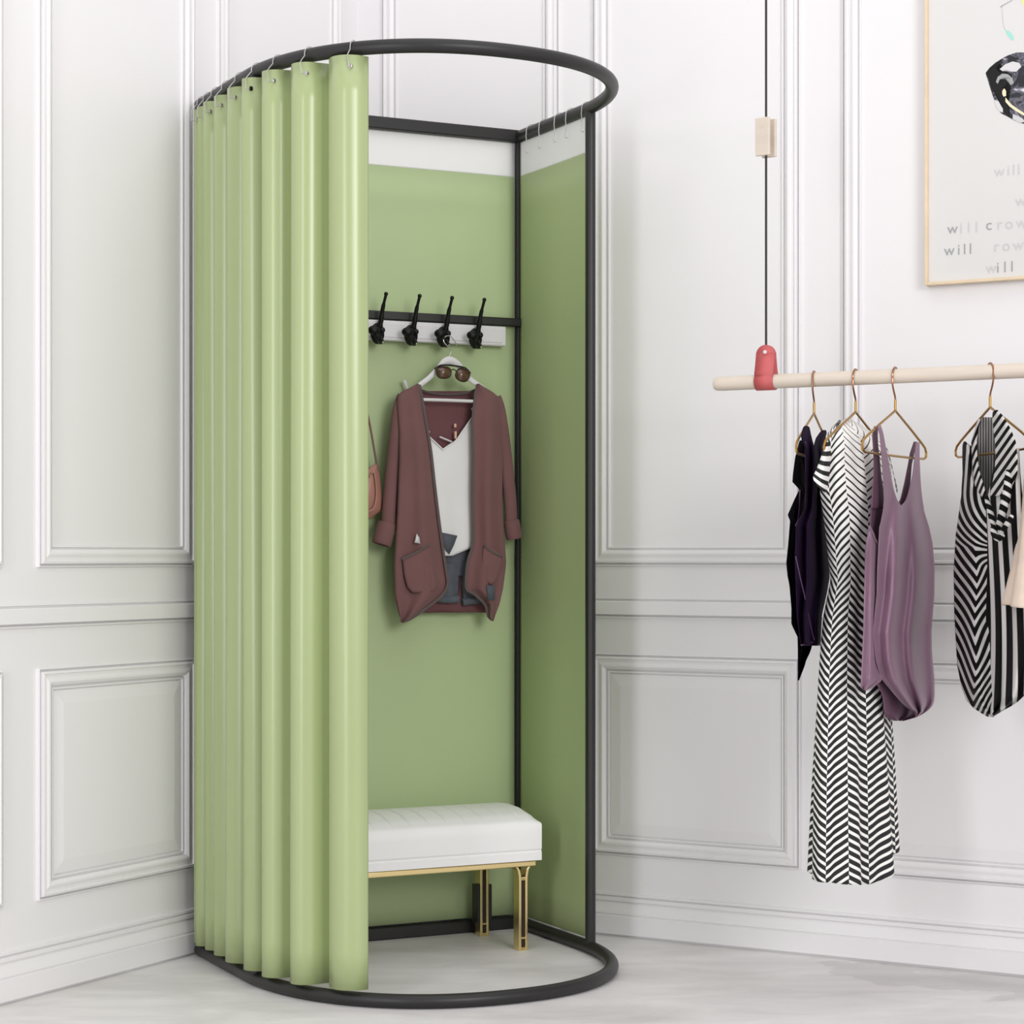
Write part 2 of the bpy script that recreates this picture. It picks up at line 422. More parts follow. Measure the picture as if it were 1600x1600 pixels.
# pleated curtain on the left
def px_of(p): return 800+F*p.x/p.y
def s_at_px(px):
    best = min(range(0, 1200), key=lambda i: abs(px_of(dpt(i*.9*DL/1200*.6)[0]+dpt(i*.9*DL/1200*.6)[2]*.008)-px))
    return best*.9*DL/1200*.6
edges_px = [311, 319, 330, 345, 363, 389, 416, 459, 517]
ES = [s_at_px(p) for p in edges_px]
send = s_at_px(566)
ES[0] = .012
for i in range(1, len(ES)):
    if ES[i] < ES[i-1]+.03: ES[i] = ES[i-1]+.03
ES.append(ES[-1]+(send-ES[-1])*1.9)
ZC0, ZC1 = .036, 1.9625
def curtain_xy(s, z):
    p, t, n = dpt(s)
    i = 0
    while i < len(ES)-2 and s >= ES[i+1]: i += 1
    x = (s-ES[i])/(ES[i+1]-ES[i]); A = .027
    w = math.sin(2*PI*x); w = math.copysign(abs(w)**.8, w)
    k = 1+.10*math.sin(i*2.1)*math.cos(z*1.5)
    fade = min(1, s/.03)
    return p + n*(w*A*k*fade+.002) - t*(.008*math.cos(2*PI*x)*fade)
cur = thing('pleated_curtain', dpt(.3)[0]+Z*ZC0, 'glossy light green pleated curtain drawn across the left half of the booth', 'curtain')
bm = bmesh.new(); nS, nZ = 360, 26; g = []
for j in range(nZ+1):
    z = ZC0+(ZC1-ZC0)*j/nZ
    g.append([bm.verts.new(curtain_xy(.004+(send-.004)*i/nS, z)+Z*z) for i in range(nS+1)])
for j in range(nZ):
    for i in range(nS): bm.faces.new((g[j][i], g[j][i+1], g[j+1][i+1], g[j+1][i]))
solid(obj('pleated_cloth', bm, M['curtain'], cur, angle=80), .0012, 0)

# grommets (on the curtain) and wire hooks (things of their own)
ORD = ['first', 'second', 'third', 'fourth', 'fifth', 'sixth', 'seventh', 'eighth', 'ninth', 'tenth']
def hook_bm(base, t, n, tail, lat=0.):
    """wire over the tube: n outward, t along the tube"""
    bm = bmesh.new(); c = base+Z*ZR; R = TR+.0022; pts = []
    for k in range(15):
        a = math.radians(205-k*15.5)
        pts.append(c+n*R*math.cos(a)+Z*R*math.sin(a))
    e = tail
    o_ = max(R, e[0]+.005)
    pts += [c+n*(R*1.0)-Z*.004, c+n*((R+o_)/2+.001)-Z*.013, c+n*o_-Z*.022, c+n*(o_+.001)+t*lat*.5-Z*(e[1]-.004), c+n*(o_+.002)+t*lat-Z*(e[1]+.006), c+n*o_+t*lat-Z*(e[1]+.011), c+n*(o_-.005)+t*lat-Z*(e[1]+.009)]
    tubem(bm, smooth_path(pts, 3), .0011, 6)
    return bm
gs = []
for i in range(9):
    a, b = ES[i], ES[i+1]
    s = a+(b-a)*(.40 if i < 8 else .36)
    gs.append(s)
for i, s in enumerate(gs):
    p, t, n = dpt(s); q = curtain_xy(s, ZC1-.024)+Z*(ZC1-.024)
    bm = bmesh.new(); tubem(bm, [q-n*.002, q+n*.0022], .0052, 14); tubem(bm, [q+n*.0015, q+n*.003], [.0052, .0035], 14)
    o = obj('grommet', bm, M['blackhook'] if i == 5 else M['silver'], cur)
    if i == 5: o['label'] = 'black grommet'
    tl = (q-(p+Z*ZR)).dot(n)
    h = obj('curtain_hook', hook_bm(p, t, n, (max(tl, .026), .034), (q-p).dot(t)), M['hookwire'], None, origin=p+Z*ZR)
    k = 8-i
    tag(h, 'thin silver wire hook holding the pleated green curtain, %s from its right edge' % ORD[k], 'curtain hook', 'wire hooks over the booth ring tube')
for i, px in enumerate((818, 838, 862, 880, 905)):
    v = min([k*.001 for k in range(0, 400)], key=lambda v: abs(px_of(bp(0, v, 0))-px-14))
    p = bp(0, v, 0)
    h = obj('curtain_hook', hook_bm(p, W_, U, (.000, .044)), M['hookwire'], None, origin=p+Z*ZR)
    tag(h, 'thin silver wire hook on the bare side tube, %s from the back corner post' % ORD[i], 'curtain hook', 'wire hooks over the booth ring tube')

# ------------------------------------------------------------------ hook rail
rail = thing('hook_rail', bp(.3, .02, 1.475), 'white wall-mounted board carrying a row of black coat hooks in the booth', 'coat rack')
RU0, RU1 = .047, .62
bm = bmesh.new(); barm(bm, bp(RU0, .019, 1.476), bp(RU1, .019, 1.476), W_, Z, .018, .049); bevel(obj('board', bm, M['hangwhite'], rail), .004, 3)
bm = bmesh.new(); barm(bm, bp(RU0+.012, .0285, 1.476), bp(RU1-.012, .0285, 1.476), W_, Z, .003, .033); bevel(obj('raised_field', bm, M['hangwhite'], rail), .001)
def u_at(px, v, z):
    return min([k*.001 for k in range(0, 800)], key=lambda u: abs(px_of(bp(u, v, z))-px))
hook_us = [u_at(p, .05, 1.47) for p in (749, 699, 648, 596, 545, 493)]
def make_hook(u):
    z0 = 1.470
    bm = bmesh.new()
    # back plate, pear shaped
    ballm(bm, bp(u+.002, .031, z0-.003), .5, .036, .012, .052, (U, W_, Z))
    # long upper prong
    tubem(bm, smooth_path([bp(u, .031, z0+.005), bp(u-.002, .042, z0+.025), bp(u-.003, .052, z0+.055), bp(u-.005, .066, z0+.085)], 5), [.0085]*4+[.0065]*4+[.005]*4+[.0036]*4, 10)
    ballm(bm, bp(u-.005, .0675, z0+.0885), .0052)
    # short lower prong that curls up to a mushroom knob
    tubem(bm, smooth_path([bp(u, .031, z0-.012), bp(u+.001, .046, z0-.022), bp(u+.012, .060, z0-.016), bp(u+.020, .063, z0-.006)], 5), [.009]*6+[.007]*10, 10)
    ballm(bm, bp(u+.023, .060, z0+.001), .0135, 1.15, .9, .85, (U, W_, Z))
    ballm(bm, bp(u-.004, .046, z0+.004), .0075)
    o = obj('coat_hook', bm, M['blackhook'], rail)
    bm = bmesh.new(); ballm(bm, bp(u-.003, .052, z0-.026), .0026); obj('screw', bm, M['silver'], o)
    return o
for u in hook_us: make_hook(u)

# ------------------------------------------------------------------ clothes in the booth
def sheet(rows, v0, bulge=.01, nx=18, ny=44, fold=0., nf=3., seed=0., zoff=None, ease=True):
    """cloth patch from (row, left, right) outlines seen on the plane v0 in front of the back cloth"""
    bm = bmesh.new(); g = []
    y0, y1 = rows[0][0], rows[-1][0]
    for j in range(ny+1):
        y = y0+(y1-y0)*j/ny
        xl, xr = interp(rows, y); row = []
        for i in range(nx+1):
            t = i/nx
            w = bulge*math.sin(PI*t)**.6 if bulge else 0
            ff = fold*(j/ny)**.7*math.sin(t*nf*PI*2+seed+j*.02)
            v = v0+w+ff+(zoff(t, j/ny) if zoff else 0)
            row.append(bm.verts.new(PB(xl+(xr-xl)*t, y, v)))
        g.append(row)
    for j in range(ny):
        for i in range(nx): bm.faces.new((g[j][i], g[j+1][i], g[j+1][i+1], g[j][i+1]))
    return bm
def polysheet(outline, v0):
    bm = bmesh.new(); vs = [bm.verts.new(PB(x, y, v0)) for x, y in outline]; bm.faces.new(vs)
    bmesh.ops.triangulate(bm, faces=bm.faces)
    return bm

# white hanger
HU = hook_us[1]
hp = bp(HU+.012, .067, 1.470)
hang = thing('clothes_hanger', PB(702, 562, .066), 'white hanger on the third visible black hook, carrying the maroon cardigan', 'clothes hanger')
bm = bmesh.new()
tubem(bm, smooth_path([PB(700, 560, .066), PB(704, 549, .066), PB(699, 541, .067), PB(693, 533, .067), PB(696, 526, .067), PB(703, 525, .067), PB(709, 531, .067), PB(714, 540, .067)], 5), .0013, 8)
obj('wire_hook', bm, M['silver'], hang)
bm = bmesh.new()
arms = [(642, 614), (647, 609), (655, 602), (672, 589), (687, 573), (694, 566), (702, 563), (711, 566), (719, 573), (732, 590), (748, 602), (756, 608), (761, 613)]
tubem(bm, smooth_path([PB(x, y, .066) for x, y in arms], 4), [.0062+.0035*math.exp(-((i-24)/7)**2) for i in range(49)], 10, flat=(W_, .55))
obj('shoulder_arms', bm, M['hangwhite'], hang)
bm = bmesh.new(); tubem(bm, [PB(640, 623.8, .066), PB(700, 625.5, .066), PB(764, 628, .066)], .0042, 10); obj('trouser_bar', bm, M['hangwhite'], hang)

# second hanger, only a tip and a piece of its bar show
h2 = thing('clothes_hanger', PB(690, 640, .05), 'white hanger tip poking up beside the left shoulder of the maroon cardigan', 'clothes hanger')
bm = bmesh.new()
tubem(bm, smooth_path([PB(631.5, 594, .018), PB(634, 601, .018), PB(637, 608, .017), PB(650, 624, .015), PB(680, 650, .015), PB(700, 668, .015), PB(722, 690, .015)], 5), .0042, 10, flat=(W_, .6))
obj('shoulder_arms', bm, M['hangwhite'], h2)
bm = bmesh.new(); tubem(bm, [PB(687, 682.5, .047), PB(706, 690.5, .047)], .0022, 8); obj('white_bar', bm, M['hangwhite'], h2)
for x, y, dy in ((711, 665, 3), (711.5, 680, 6)):
    bm = bmesh.new(); boxm(bm, PB(x, y, .047), U, W_, Z, .006, .006, dy*2*.0016); bevel(obj('clip', bm, M['peg'], h2), .0015)
    
card = thing('cardigan', PB(702, 600, .066), 'maroon open-front cardigan with rolled cuffs and patch pockets on the white hanger', 'cardigan')
KN = M['cardigan']
rows = [(612, 652, 748), (618, 630, 772), (640, 622, 782), (700, 620, 785), (800, 619, 786), (900, 619, 786), (953, 624, 776), (957, 655, 762)]
def backcurve(t, j): return 0
bm = sheet([(611, 653, 747)]+rows[1:], .026, .006, fold=.004, nf=2); solid(obj('back_panel', bm, M['cardin'], card), .003)
bm = bmesh.new(); tubem(bm, smooth_path([PB(656, 608, .050), PB(670, 613.5, .038), (PB(700, 616.5, .034)), PB(730, 614, .038), PB(745, 608, .050)], 6), .0035, 8); obj('neck_edging', bm, M['edge'], card)
Lf = [(599.5, 652, 654.5), (606, 640, 656), (613, 625, 657.5), (620, 620, 659), (640, 620, 662), (677, 623, 668.5), (720, 623, 675.5), (782, 621, 682), (828, 619, 688.5), (863, 616.5, 694), (886, 615.5, 697), (913, 616.3, 701), (932, 617, 694), (953, 621.5, 666), (969, 626, 642), (972.5, 628, 632)]
o = obj('front_panel', sheet(Lf, .068, .013, nx=22, ny=60, fold=.008, nf=1.6, seed=.6), KN, card); solid(o, .003)
Rf = [(599.5, 746, 749), (606, 743, 759), (613, 742, 771), (620, 741, 779), (634, 740, 784), (660, 737, 785), (712, 738, 785), (770, 736.5, 785), (817, 738, 786.5), (851, 738.5, 789), (881, 728, 791), (920, 726.5, 786), (928, 739, 784), (944, 757, 780.5), (964, 761, 773), (970, 767, 770)]
o = obj('front_panel', sheet(Rf, .068, .013, nx=22, ny=60, fold=.008, nf=1.5, seed=2.2), KN, card); solid(o, .003)
def edging(pts, v, r=.0038):
    bm = bmesh.new(); tubem(bm, smooth_path([PB(x, y, v) for x, y in pts], 5), r, 8, flat=(W_, .5)); return bm
obj('front_edging', edging([(655.5, 601), (658, 615), (661, 632), (667, 666), (673.5, 706), (679, 755), (685, 805), (691, 850), (697, 890), (699.5, 913), (690, 931), (664, 952), (641, 967), (630, 971)], .072), M['edge'], card)
obj('front_edging', edging([(746, 601), (743.5, 612), (741.5, 630), (739, 655), (739.5, 712), (738.5, 770), (739.5, 817), (739, 851), (731, 878), (728.5, 918), (741, 928), (757.5, 944), (763, 962), (769, 968)], .072), M['edge'], card)
def sleeve(axis, cuffpts, foldx):
    bm = bmesh.new(); P = [PB(x, y, v) for x, y, r, v in axis]
    pts = smooth_path(P, 6); rr = []
    for i in range(len(axis)-1):
        for k in range(6): rr.append((axis[i][2]+(axis[i+1][2]-axis[i][2])*k/6)*.00158)
    rr.append(axis[-1][2]*.00158)
    tubem(bm, pts, rr, 18, flat=(W_, .7))
    s = obj('sleeve', bm, KN, card)
    bm = bmesh.new(); P = [PB(x, y, v) for x, y, r, v in cuffpts]; ax = (P[-1]-P[0]).normalized()
    side = ax.cross(W_).normalized(); seq = [(0, .74), (.02, 1.0), (.25, 1.03), (.5, 1.03), (.8, 1.0), (.97, .97), (1.0, .92), (.98, .80), (.7, .76), (.3, .72)]; rings = []
    for q, rr_ in seq:
        c_ = P[0].lerp(P[-1], q); R0 = (cuffpts[0][2]+(cuffpts[-1][2]-cuffpts[0][2])*q)*.00158*rr_
        rings.append([bm.verts.new(c_+side*(R0*math.cos(2*PI*k/24))+W_*(R0*.8*math.sin(2*PI*k/24))) for k in range(24)])
    for A_, B_ in zip(rings, rings[1:]):
        for k in range(24): bm.faces.new((A_[k], A_[(k+1) % 24], B_[(k+1) % 24], B_[k]))
    bmesh.ops.recalc_face_normals(bm, faces=bm.faces)
    obj('cuff', bm, KN, s, angle=50)
    return s
sleeve([(627, 617, 6, .06), (622, 640, 9, .06), (618, 680, 10, .058), (613, 730, 10.5, .056), (609, 780, 11, .055), (606, 825, 11.5, .055)],
       [(605, 817, 14.5, .055), (595.5, 851, 15.5, .055)], 0)
sleeve([(777, 619, 6, .06), (782, 640, 8, .06), (787, 680, 9.5, .058), (792, 730, 10.5, .056), (797, 780, 10.5, .055), (799, 818, 10, .055)],
       [(799, 813, 12.5, .055), (804, 842, 13.5, .055)], 0)
def pocket(rows, top, v):
    o = obj('pocket', sheet(rows, v, .0025, nx=12, ny=16), KN, card); solid(o, .0025)
    obj('pocket_edging', edging(top, v+.0035, .0032), M['edge'], o)
pocket([(852, 668, 670.5), (862, 648, 673), (874, 629, 676), (900, 632, 681), (918, 637, 684), (926, 645, 672)], [(628.5, 874.5), (640, 868.5), (656, 860.5), (670.5, 851)], .0835)
pocket([(852, 757, 760), (862, 754.5, 778), (869, 754, 786), (880, 754, 786), (900, 757, 778), (913, 764, 770)], [(757.5, 851.5), (764, 858.5), (775, 865), (786, 868.5)], .085)
bm = polysheet([(651, 834), (655, 840), (656.3, 849.5), (652, 848.5), (647.5, 848)], .0905); o = solid(obj('tag', bm, M['hangwhite'], card), .001); o['label'] = 'small stray white cutout speck'  # stray white cutout speck on the knit, modelled as a tag
bm = polysheet([(760, 915), (773, 914), (773, 937), (762, 938.5)], .090); o = solid(obj('patch', bm, M['denim'], card), .001); o['label'] = 'small stray grey cutout patch'  # stray grey cutout mark on the front, given the denim material

cami = thing('camisole', PB(710, 690, .05), 'white V-neck camisole showing inside the open maroon cardigan', 'top')
def neck_y(x): return interp([(664, 672), (670, 681), (692, 701.5), (712, 688), (734, 657), (742, 645)], x)[0]
bm = bmesh.new(); g = []; nx, ny = 30, 40
for i in range(nx+1):
    t = i/nx; col = []
    for j in range(ny+1):
        s = j/ny
        xt = 664+78*t
        yt = neck_y(xt); yb = interp([(0, 878), (.25, 868.5), (.42, 868.5), (.7, 861), (1, 853)], t)[0]
        y = yt+(yb-yt)*s
        x = (664+(742-664)*t)*(1-s)+(680+(744-680)*t)*s
        col.append(bm.verts.new(PB(x, y, .048+.006*math.sin(PI*t)+.004*s*math.sin(t*9))))
    g.append(col)
for i in range(nx):
    for j in range(ny): bm.faces.new((g[i][j], g[i][j+1], g[i+1][j+1], g[i+1][j]))
solid(obj('cloth', bm, M['cami'], cami), .0015)
bm = bmesh.new(); tubem(bm, smooth_path([PB(x, neck_y(x)+.6, .052+.004*math.sin(PI*(x-664)/78)) for x in (665, 670, 680, 690, 692, 694, 703, 712, 723, 734, 741)], 3), .0017, 8); obj('neck_binding', bm, M['cami'], cami)
for a, b in (((669.5, 680), (669, 634)), ((741, 648), (741, 630))):
    bm = bmesh.new(); tubem(bm, [PB(a[0], a[1], .052), PB((a[0]+b[0])/2-4, (a[1]+b[1])/2, .055), PB(b[0]-6 if a[0] < 700 else b[0]+4, b[1], .058)], .0014, 8); obj('strap', bm, M['cami'], cami)
bm = bmesh.new(); ballm(bm, PB(669.5, 675, .0545), .0036); obj('strap_slider', bm, M['hangwhite'], cami)
bm = polysheet([(688, 831.6), (714.5, 837), (709, 852), (702, 866), (696, 860), (689.5, 843)], .0575); o = solid(obj('patch', bm, M['denim'], cami), .001); o['label'] = 'stray dark grey cutout patch'  # stray grey cutout mark at the camisole's lower edge, given the denim material

sh = thing('shorts', PB(715, 860, .04), 'grey denim shorts with rolled hems hanging under the white camisole', 'shorts')
bm = sheet([(840, 684, 745), (870, 682, 752), (890, 680, 756), (900, 680, 758)], .034, .006); solid(obj('waist', bm, M['denim'], sh), .003)
for rows, cuff in (([(880, 680, 719), (910, 682, 718), (930, 684, 716), (941, 686, 715)], [(684, 935), (700, 937), (716, 936)]),
                   ([(880, 723, 757), (910, 721, 757), (930, 722, 758), (944, 724, 758)], [(722, 941), (738, 938), (757.5, 933)])):
    o = obj('leg', sheet(rows, .036, .009, fold=.002, nf=2), M['denim'], sh); solid(o, .003)
    bm = bmesh.new(); tubem(bm, smooth_path([PB(x, y, .042) for x, y in cuff], 5), .0095, 12, flat=(W_, .9)); obj('rolled_hem', bm, M['denim'], o)

sg = thing('sunglasses', PB(706, 580, .078), 'dark-framed sunglasses with brown lenses hooked on the white hanger', 'sunglasses')
def lens_pts(cx, cy, rx, ry, rot):
    out = []
    for k in range(24):
        a = 2*PI*k/24; c, s = math.cos(a), math.sin(a)
        x = rx*math.copysign(abs(c)**.8, c); y = ry*math.copysign(abs(s)**.8, s)*(1 if s > 0 else .86)
        out.append((cx+x*math.cos(rot)-y*math.sin(rot), cy+x*math.sin(rot)+y*math.cos(rot)))
    return out
for cx, cy, rx, ry, rot in ((693.5, 581.5, 11.5, 10, .05), (723, 585.5, 11, 10.5, .42)):
    P = lens_pts(cx, cy, rx, ry, rot)
    bm = polysheet(P, .080); o = obj('lens', bm, M['lens'], sg); solid(o, .0015)
    bm = bmesh.new(); tubem(bm, [PB(x, y, .081) for x, y in P], .0013, 8, closed=True); obj('rim', bm, M['glasses'], sg)
bm = bmesh.new(); tubem(bm, smooth_path([PB(x, y, .081) for x, y in ((679, 576), (688, 571), (700, 570.5), (713, 572), (727, 575), (735, 583))], 5), .0022, 8); obj('brow_bar', bm, M['glasses'], sg)
bm = bmesh.new(); tubem(bm, smooth_path([PB(x, y, .081) for x, y in ((704.5, 579), (708.5, 577), (713, 580))], 5), .0015, 8); obj('bridge', bm, M['glasses'], sg)
for a, b in (((679.5, 575.5), (683, 580)), ((735, 583), (728, 587))):
    bm = bmesh.new(); tubem(bm, [PB(a[0], a[1], .082), PB((a[0]+b[0])/2, (a[1]+b[1])/2, .066), PB(b[0], b[1], .052)], .0018, 8); obj('temple', bm, M['glasses'], sg)

bag = thing('shoulder_bag', PB(570, 760, .05), 'brown leather shoulder bag hanging beside the curtain edge left of the cardigan', 'bag')
bm = bmesh.new()
brow = [(724, 586, 590.5), (729, 580, 591.5), (735, 572, 592.5), (750, 556, 594.7), (782, 545, 598), (797, 545, 597.5), (806, 550, 585), (812, 558, 577)]
rings = []
for j in range(25):
    y = 724+(812-724)*j/24; xl, xr = interp(brow, y); r = []
    for k in range(28):
        a = 2*PI*k/28; x = (xl+xr)/2+(xr-xl)/2*math.cos(a)
        d = .024*math.sin(PI*min(1, (.12+j/24*.8)))
        r.append(bm.verts.new(PB(x, y, .038+d*math.sin(a)*(1+.12*math.cos(a*5)))))
    rings.append(r)
for A, B in zip(rings, rings[1:]):
    for k in range(28): bm.faces.new((A[k], A[(k+1) % 28], B[(k+1) % 28], B[k]))
bm.faces.new(rings[0]); bm.faces.new(rings[-1])
bmesh.ops.recalc_face_normals(bm, faces=bm.faces)
subsurf(obj('body', bm, M['bag'], bag), 1)
bm = bmesh.new(); tubem(bm, smooth_path([PB(590, 738, .045), PB(588.5, 726, .046), PB(576, 655, .055), PB(560, 590, .06), PB(549, 540, .065), PB(546, 524, .065), PB(543, 540, .06), PB(540, 640, .045), PB(557, 735, .04)], 6), .0028, 8, flat=(W_, .6)); obj('strap', bm, M['bagstrap'], bag)
bm = bmesh.new(); tubem(bm, smooth_path([PB(577, 745, .058), PB(582, 738, .060), PB(586, 745, .061), PB(588, 775, .061), PB(583, 795, .061), PB(572, 800, .061)], 5), .0022, 8); obj('piping', bm, M['bag'], bag)

# ------------------------------------------------------------------ bench
bench = thing('upholstered_bench', bp(.41, .16, 0), 'low white channel-stitched bench on gold legs inside the booth', 'bench')
B0, B1, BF, BK = .085, .743, .294, .03
bm = bmesh.new(); rings = []; nl = 460
prof = [(BK, .213), (BK-.001, .225), (BK-.001, .290), (BK+.004, .306), (BK+.03, .320), (.11, .331), (.16, .334), (.21, .331), (BF-.035, .320), (BF-.006, .305), (BF, .296), (BF, .240), (BF-.003, .236), (BF, .232), (BF, .213)]
pp = []
for a, b in zip(prof, prof[1:]):
    for k in range(3): pp.append((a[0]+(b[0]-a[0])*k/3, a[1]+(b[1]-a[1])*k/3))
pp.append(prof[-1])
for i in range(nl+1):
    t = i/nl; u = B0+(B1-B0)*t
    e = min(t, 1-t)*(B1-B0)
    crown = 1-max(0, 1-e/.03)**2.5
    seam = math.exp(-((((u-B0+.017) % .0465)-.02325)/.0016)**2)
    r = []
    for v, z in pp:
        zz = z
        if z > .30: zz = .300+(z-.300)*(.25+.75*crown)
        if z > .312: zz -= .0045*seam*(1-abs((v-.16)/.125)**4 if abs(v-.16) < .125 else 0)
        r.append(bm.verts.new(bp(u, v, zz)))
    rings.append(r)
n = len(pp)
for A, B in zip(rings, rings[1:]):
    for k in range(n): bm.faces.new((A[k], A[(k+1) % n], B[(k+1) % n], B[k]))
bm.faces.new(rings[0]); bm.faces.new(rings[-1])
bmesh.ops.recalc_face_normals(bm, faces=bm.faces)
obj('seat', bm, M['seat'], bench, angle=35)
bm = bmesh.new()
for v in (BF-.010, BK+.010): barm(bm, bp(B0+.012, v, .205), bp(B1-.012, v, .205), W_, Z, .010, .013)
for u in (B0+.017, B1-.017): barm(bm, bp(u, BK+.01, .205), bp(u, BF-.01, .205), U, Z, .010, .013)
bevel(obj('gold_frame', bm, M['gold'], bench), .002)
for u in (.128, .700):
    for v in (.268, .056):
        bm = bmesh.new()
        for sgn in (-1, 1):
            pts = [bp(u+sgn*.0082, v, .002), bp(u+sgn*.0082, v, .165), bp(u+sgn*.009, v, .178), bp(u+sgn*.0115, v, .190), bp(u+sgn*.017, v, .199)]
            for a, b in zip(pts, pts[1:]):
                d = (b-a); barm(bm, a-d.normalized()*.001, b+d.normalized()*.001, U, W_, .0065, .030)
        for zz in (.006, .172): boxm(bm, bp(u, v, zz), U, W_, Z, .016, .026, .004)
        boxm(bm, bp(u, v+.0, .002), U, W_, Z, .022, .030, .004)
        lg = bevel(obj('leg', bm, M['gold'], bench, smooth=False), .001, 2)
        bm = bmesh.new(); boxm(bm, bp(u, v, .092), U, W_, Z, .0095, .020, .165); obj('slot_lining', bm, M['slot'], lg, smooth=False)
        for zz in (.030, .168):
            bm = bmesh.new(); tubem(bm, [bp(u-.006, v+.012, zz), bp(u+.006, v+.012, zz)], .0028, 10); obj('pin', bm, M['gold'], lg)
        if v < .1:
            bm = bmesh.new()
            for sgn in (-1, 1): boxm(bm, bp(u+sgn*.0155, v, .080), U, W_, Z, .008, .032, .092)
            o = bevel(obj('painted_reflection', bm, K, lg, smooth=False), .001)  # dark plates stand in for the black bar's reflection in the gold leg

# ------------------------------------------------------------------ hanging rail with clothes
RODD = .40
def rodp(px):
    p0 = COR+RN*RODD; q = hit(px, 868, p0, RN); return V(q.x, q.y, 1.307)
r0 = rodp(1116); r1 = r0+RD*1.15
RX = (r1-r0).normalized()
railo = thing('hanging_clothes_rail', (r0+r1)/2, 'pale round wooden rod hung by black cords and coral leather loops', 'clothes rail')
bm = bmesh.new(); tubem(bm, [r0, r0+RX*.002, r0+RX*.008, r0+RX*.02, r1-RX*.02, r1-RX*.008, r1-RX*.002, r1], [.009, .0128, .0150, .0155, .0155, .015, .0128, .009], 24); obj('rod', bm, M['wood'], railo)
for pc in (rodp(1197), r1-RX*.115):
    # leather loop: strip wrapped round the rod, flat tab above with a rounded top
    d = -RN; bm = bmesh.new(); th_ = []
    R = .0172; hw = .0215
    path = [(.0035, .062), (.0065, .045), (.0105, .028), (.0140, .0165)]
    for k in range(13):
        a = math.radians(45-k*22.5); path.append((R*math.cos(a), R*math.sin(a)))
    path += [(-.0140, .0165), (-.0105, .028), (-.0065, .045), (-.0035, .062)]
    bmv = []
    for x, z in path:
        bmv.append([bm.verts.new(pc+d*x+RX*(hw*w)+Z*z) for w in (-1, 1)])
    for A, B in zip(bmv, bmv[1:]): bm.faces.new((A[0], A[1], B[1], B[0]))
    for sgn in (-1, 1):      # rounded ends of the tab
        cen = []
        for k in range(13):
            a = PI*k/12; cen.append(bm.verts.new(pc+d*(.0035*sgn)+RX*hw*math.cos(a)+Z*(.062-.004+.0215*math.sin(a))))
        bm.faces.new(cen)
    bmesh.ops.remove_doubles(bm, verts=bm.verts, dist=.0005)
    lo = obj('leather_loop', bm, M['leather'], railo, angle=50); solid(lo, .003, 0)
    bm = bmesh.new(); tubem(bm, [pc+Z*.064-d*.0065, pc+Z*.064+d*.0065], .0042, 14); obj('rivet', bm, M['hangwhite'], lo)
    bm = bmesh.new(); tubem(bm, [pc+Z*.078, pc+Z*1.69], .0026, 10); obj('cord', bm, M['cord'], railo)
    zb = HC+(YH-215)/F*pc.y-pc.z
    ang = math.radians(14); bx = V(math.cos(ang), -math.sin(ang)*-1, 0)
    bx = (RX*math.cos(.15)+RN*math.sin(.15)).normalized(); by = V(-bx.y, bx.x, 0)
    bm = bmesh.new(); c0 = pc+Z*zb
    for sg_ in (-1, 1): boxm(bm, c0-by*.0135*sg_, bx, by, Z, .034, .008, .082)
    boxm(bm, c0-bx*.006, bx, by, Z, .016, .024, .078)
    cb = bevel(obj('cord_block', bm, M['wood'], railo, smooth=False), .0015)
    bm = bmesh.new(); tubem(bm, [c0-by*.017+Z*.022, c0-by*.0184+Z*.022], .0035, 14); obj('cord_stop', bm, M['wood'], cb)

def hanger(px, h, label, flip=1, apex=.072):
    h = Vector(h).normalized(); c = rodp(px)
    root = thing('wire_hanger', c, label, 'clothes hanger', 'brass hangers on the wooden rod')
    def q(a, z): return c+h*a+Z*z
    pts = []
    R = .0182
    for k in range(13):
        a = math.radians(18+k*15); pts.append(q(R*math.cos(a)*flip, R*math.sin(a)))
    pts += [q(-.0175*flip, -.018), q(-.010*flip, -.032), q(-.001*flip, -.045), q(0, -.058)]
    bm = bmesh.new(); tubem(bm, smooth_path(pts, 3), .0020, 8); obj('hook', bm, M['copper'], root)
    bm = bmesh.new(); tubem(bm, [q(0, -.050), q(0, -apex)], .0026, 10); obj('collar', bm, M['brass'], root)
    a = apex
    loop = [q(0, -a), q(-.09, -a-.032), q(-.165, -a-.060), q(-.188, -a-.070), q(-.196, -a-.080), q(-.194, -a-.090), q(-.180, -a-.094), q(-.09, -a-.095), q(0, -a-.095), q(.09, -a-.095),
            q(.180, -a-.094), q(.194, -a-.090), q(.196, -a-.080), q(.188, -a-.070), q(.165, -a-.060), q(.09, -a-.032)]
    bm = bmesh.new(); tubem(bm, loop, .0026, 8, closed=True); obj('frame', bm, M['brass'], root)
    return root, c, h
HD = LD*-1
h1 = V(.323, .946, 0).normalized(); h2d = V(.47, .88, 0).normalized(); h3d = V(.50, .866, 0).normalized(); h4d = V(-.15, .989, 0).normalized(); h5d = V(.50, .866, 0).normalized()
hanger(1272, h1, 'brass wire hanger holding the dark purple top, nearest the coral loop')
hanger(1337, h2d, 'brass wire hanger holding the black and white chevron dress')
hanger(1399, h3d, 'brass wire hanger holding the mauve tank top, its frame mostly bare')
hanger(1547, h4d, 'brass wire hanger holding the striped knotted blouse')
c5 = rodp(1652)
hanger(1652, h5d, 'brass wire hanger holding the beige top at the right edge of the picture')

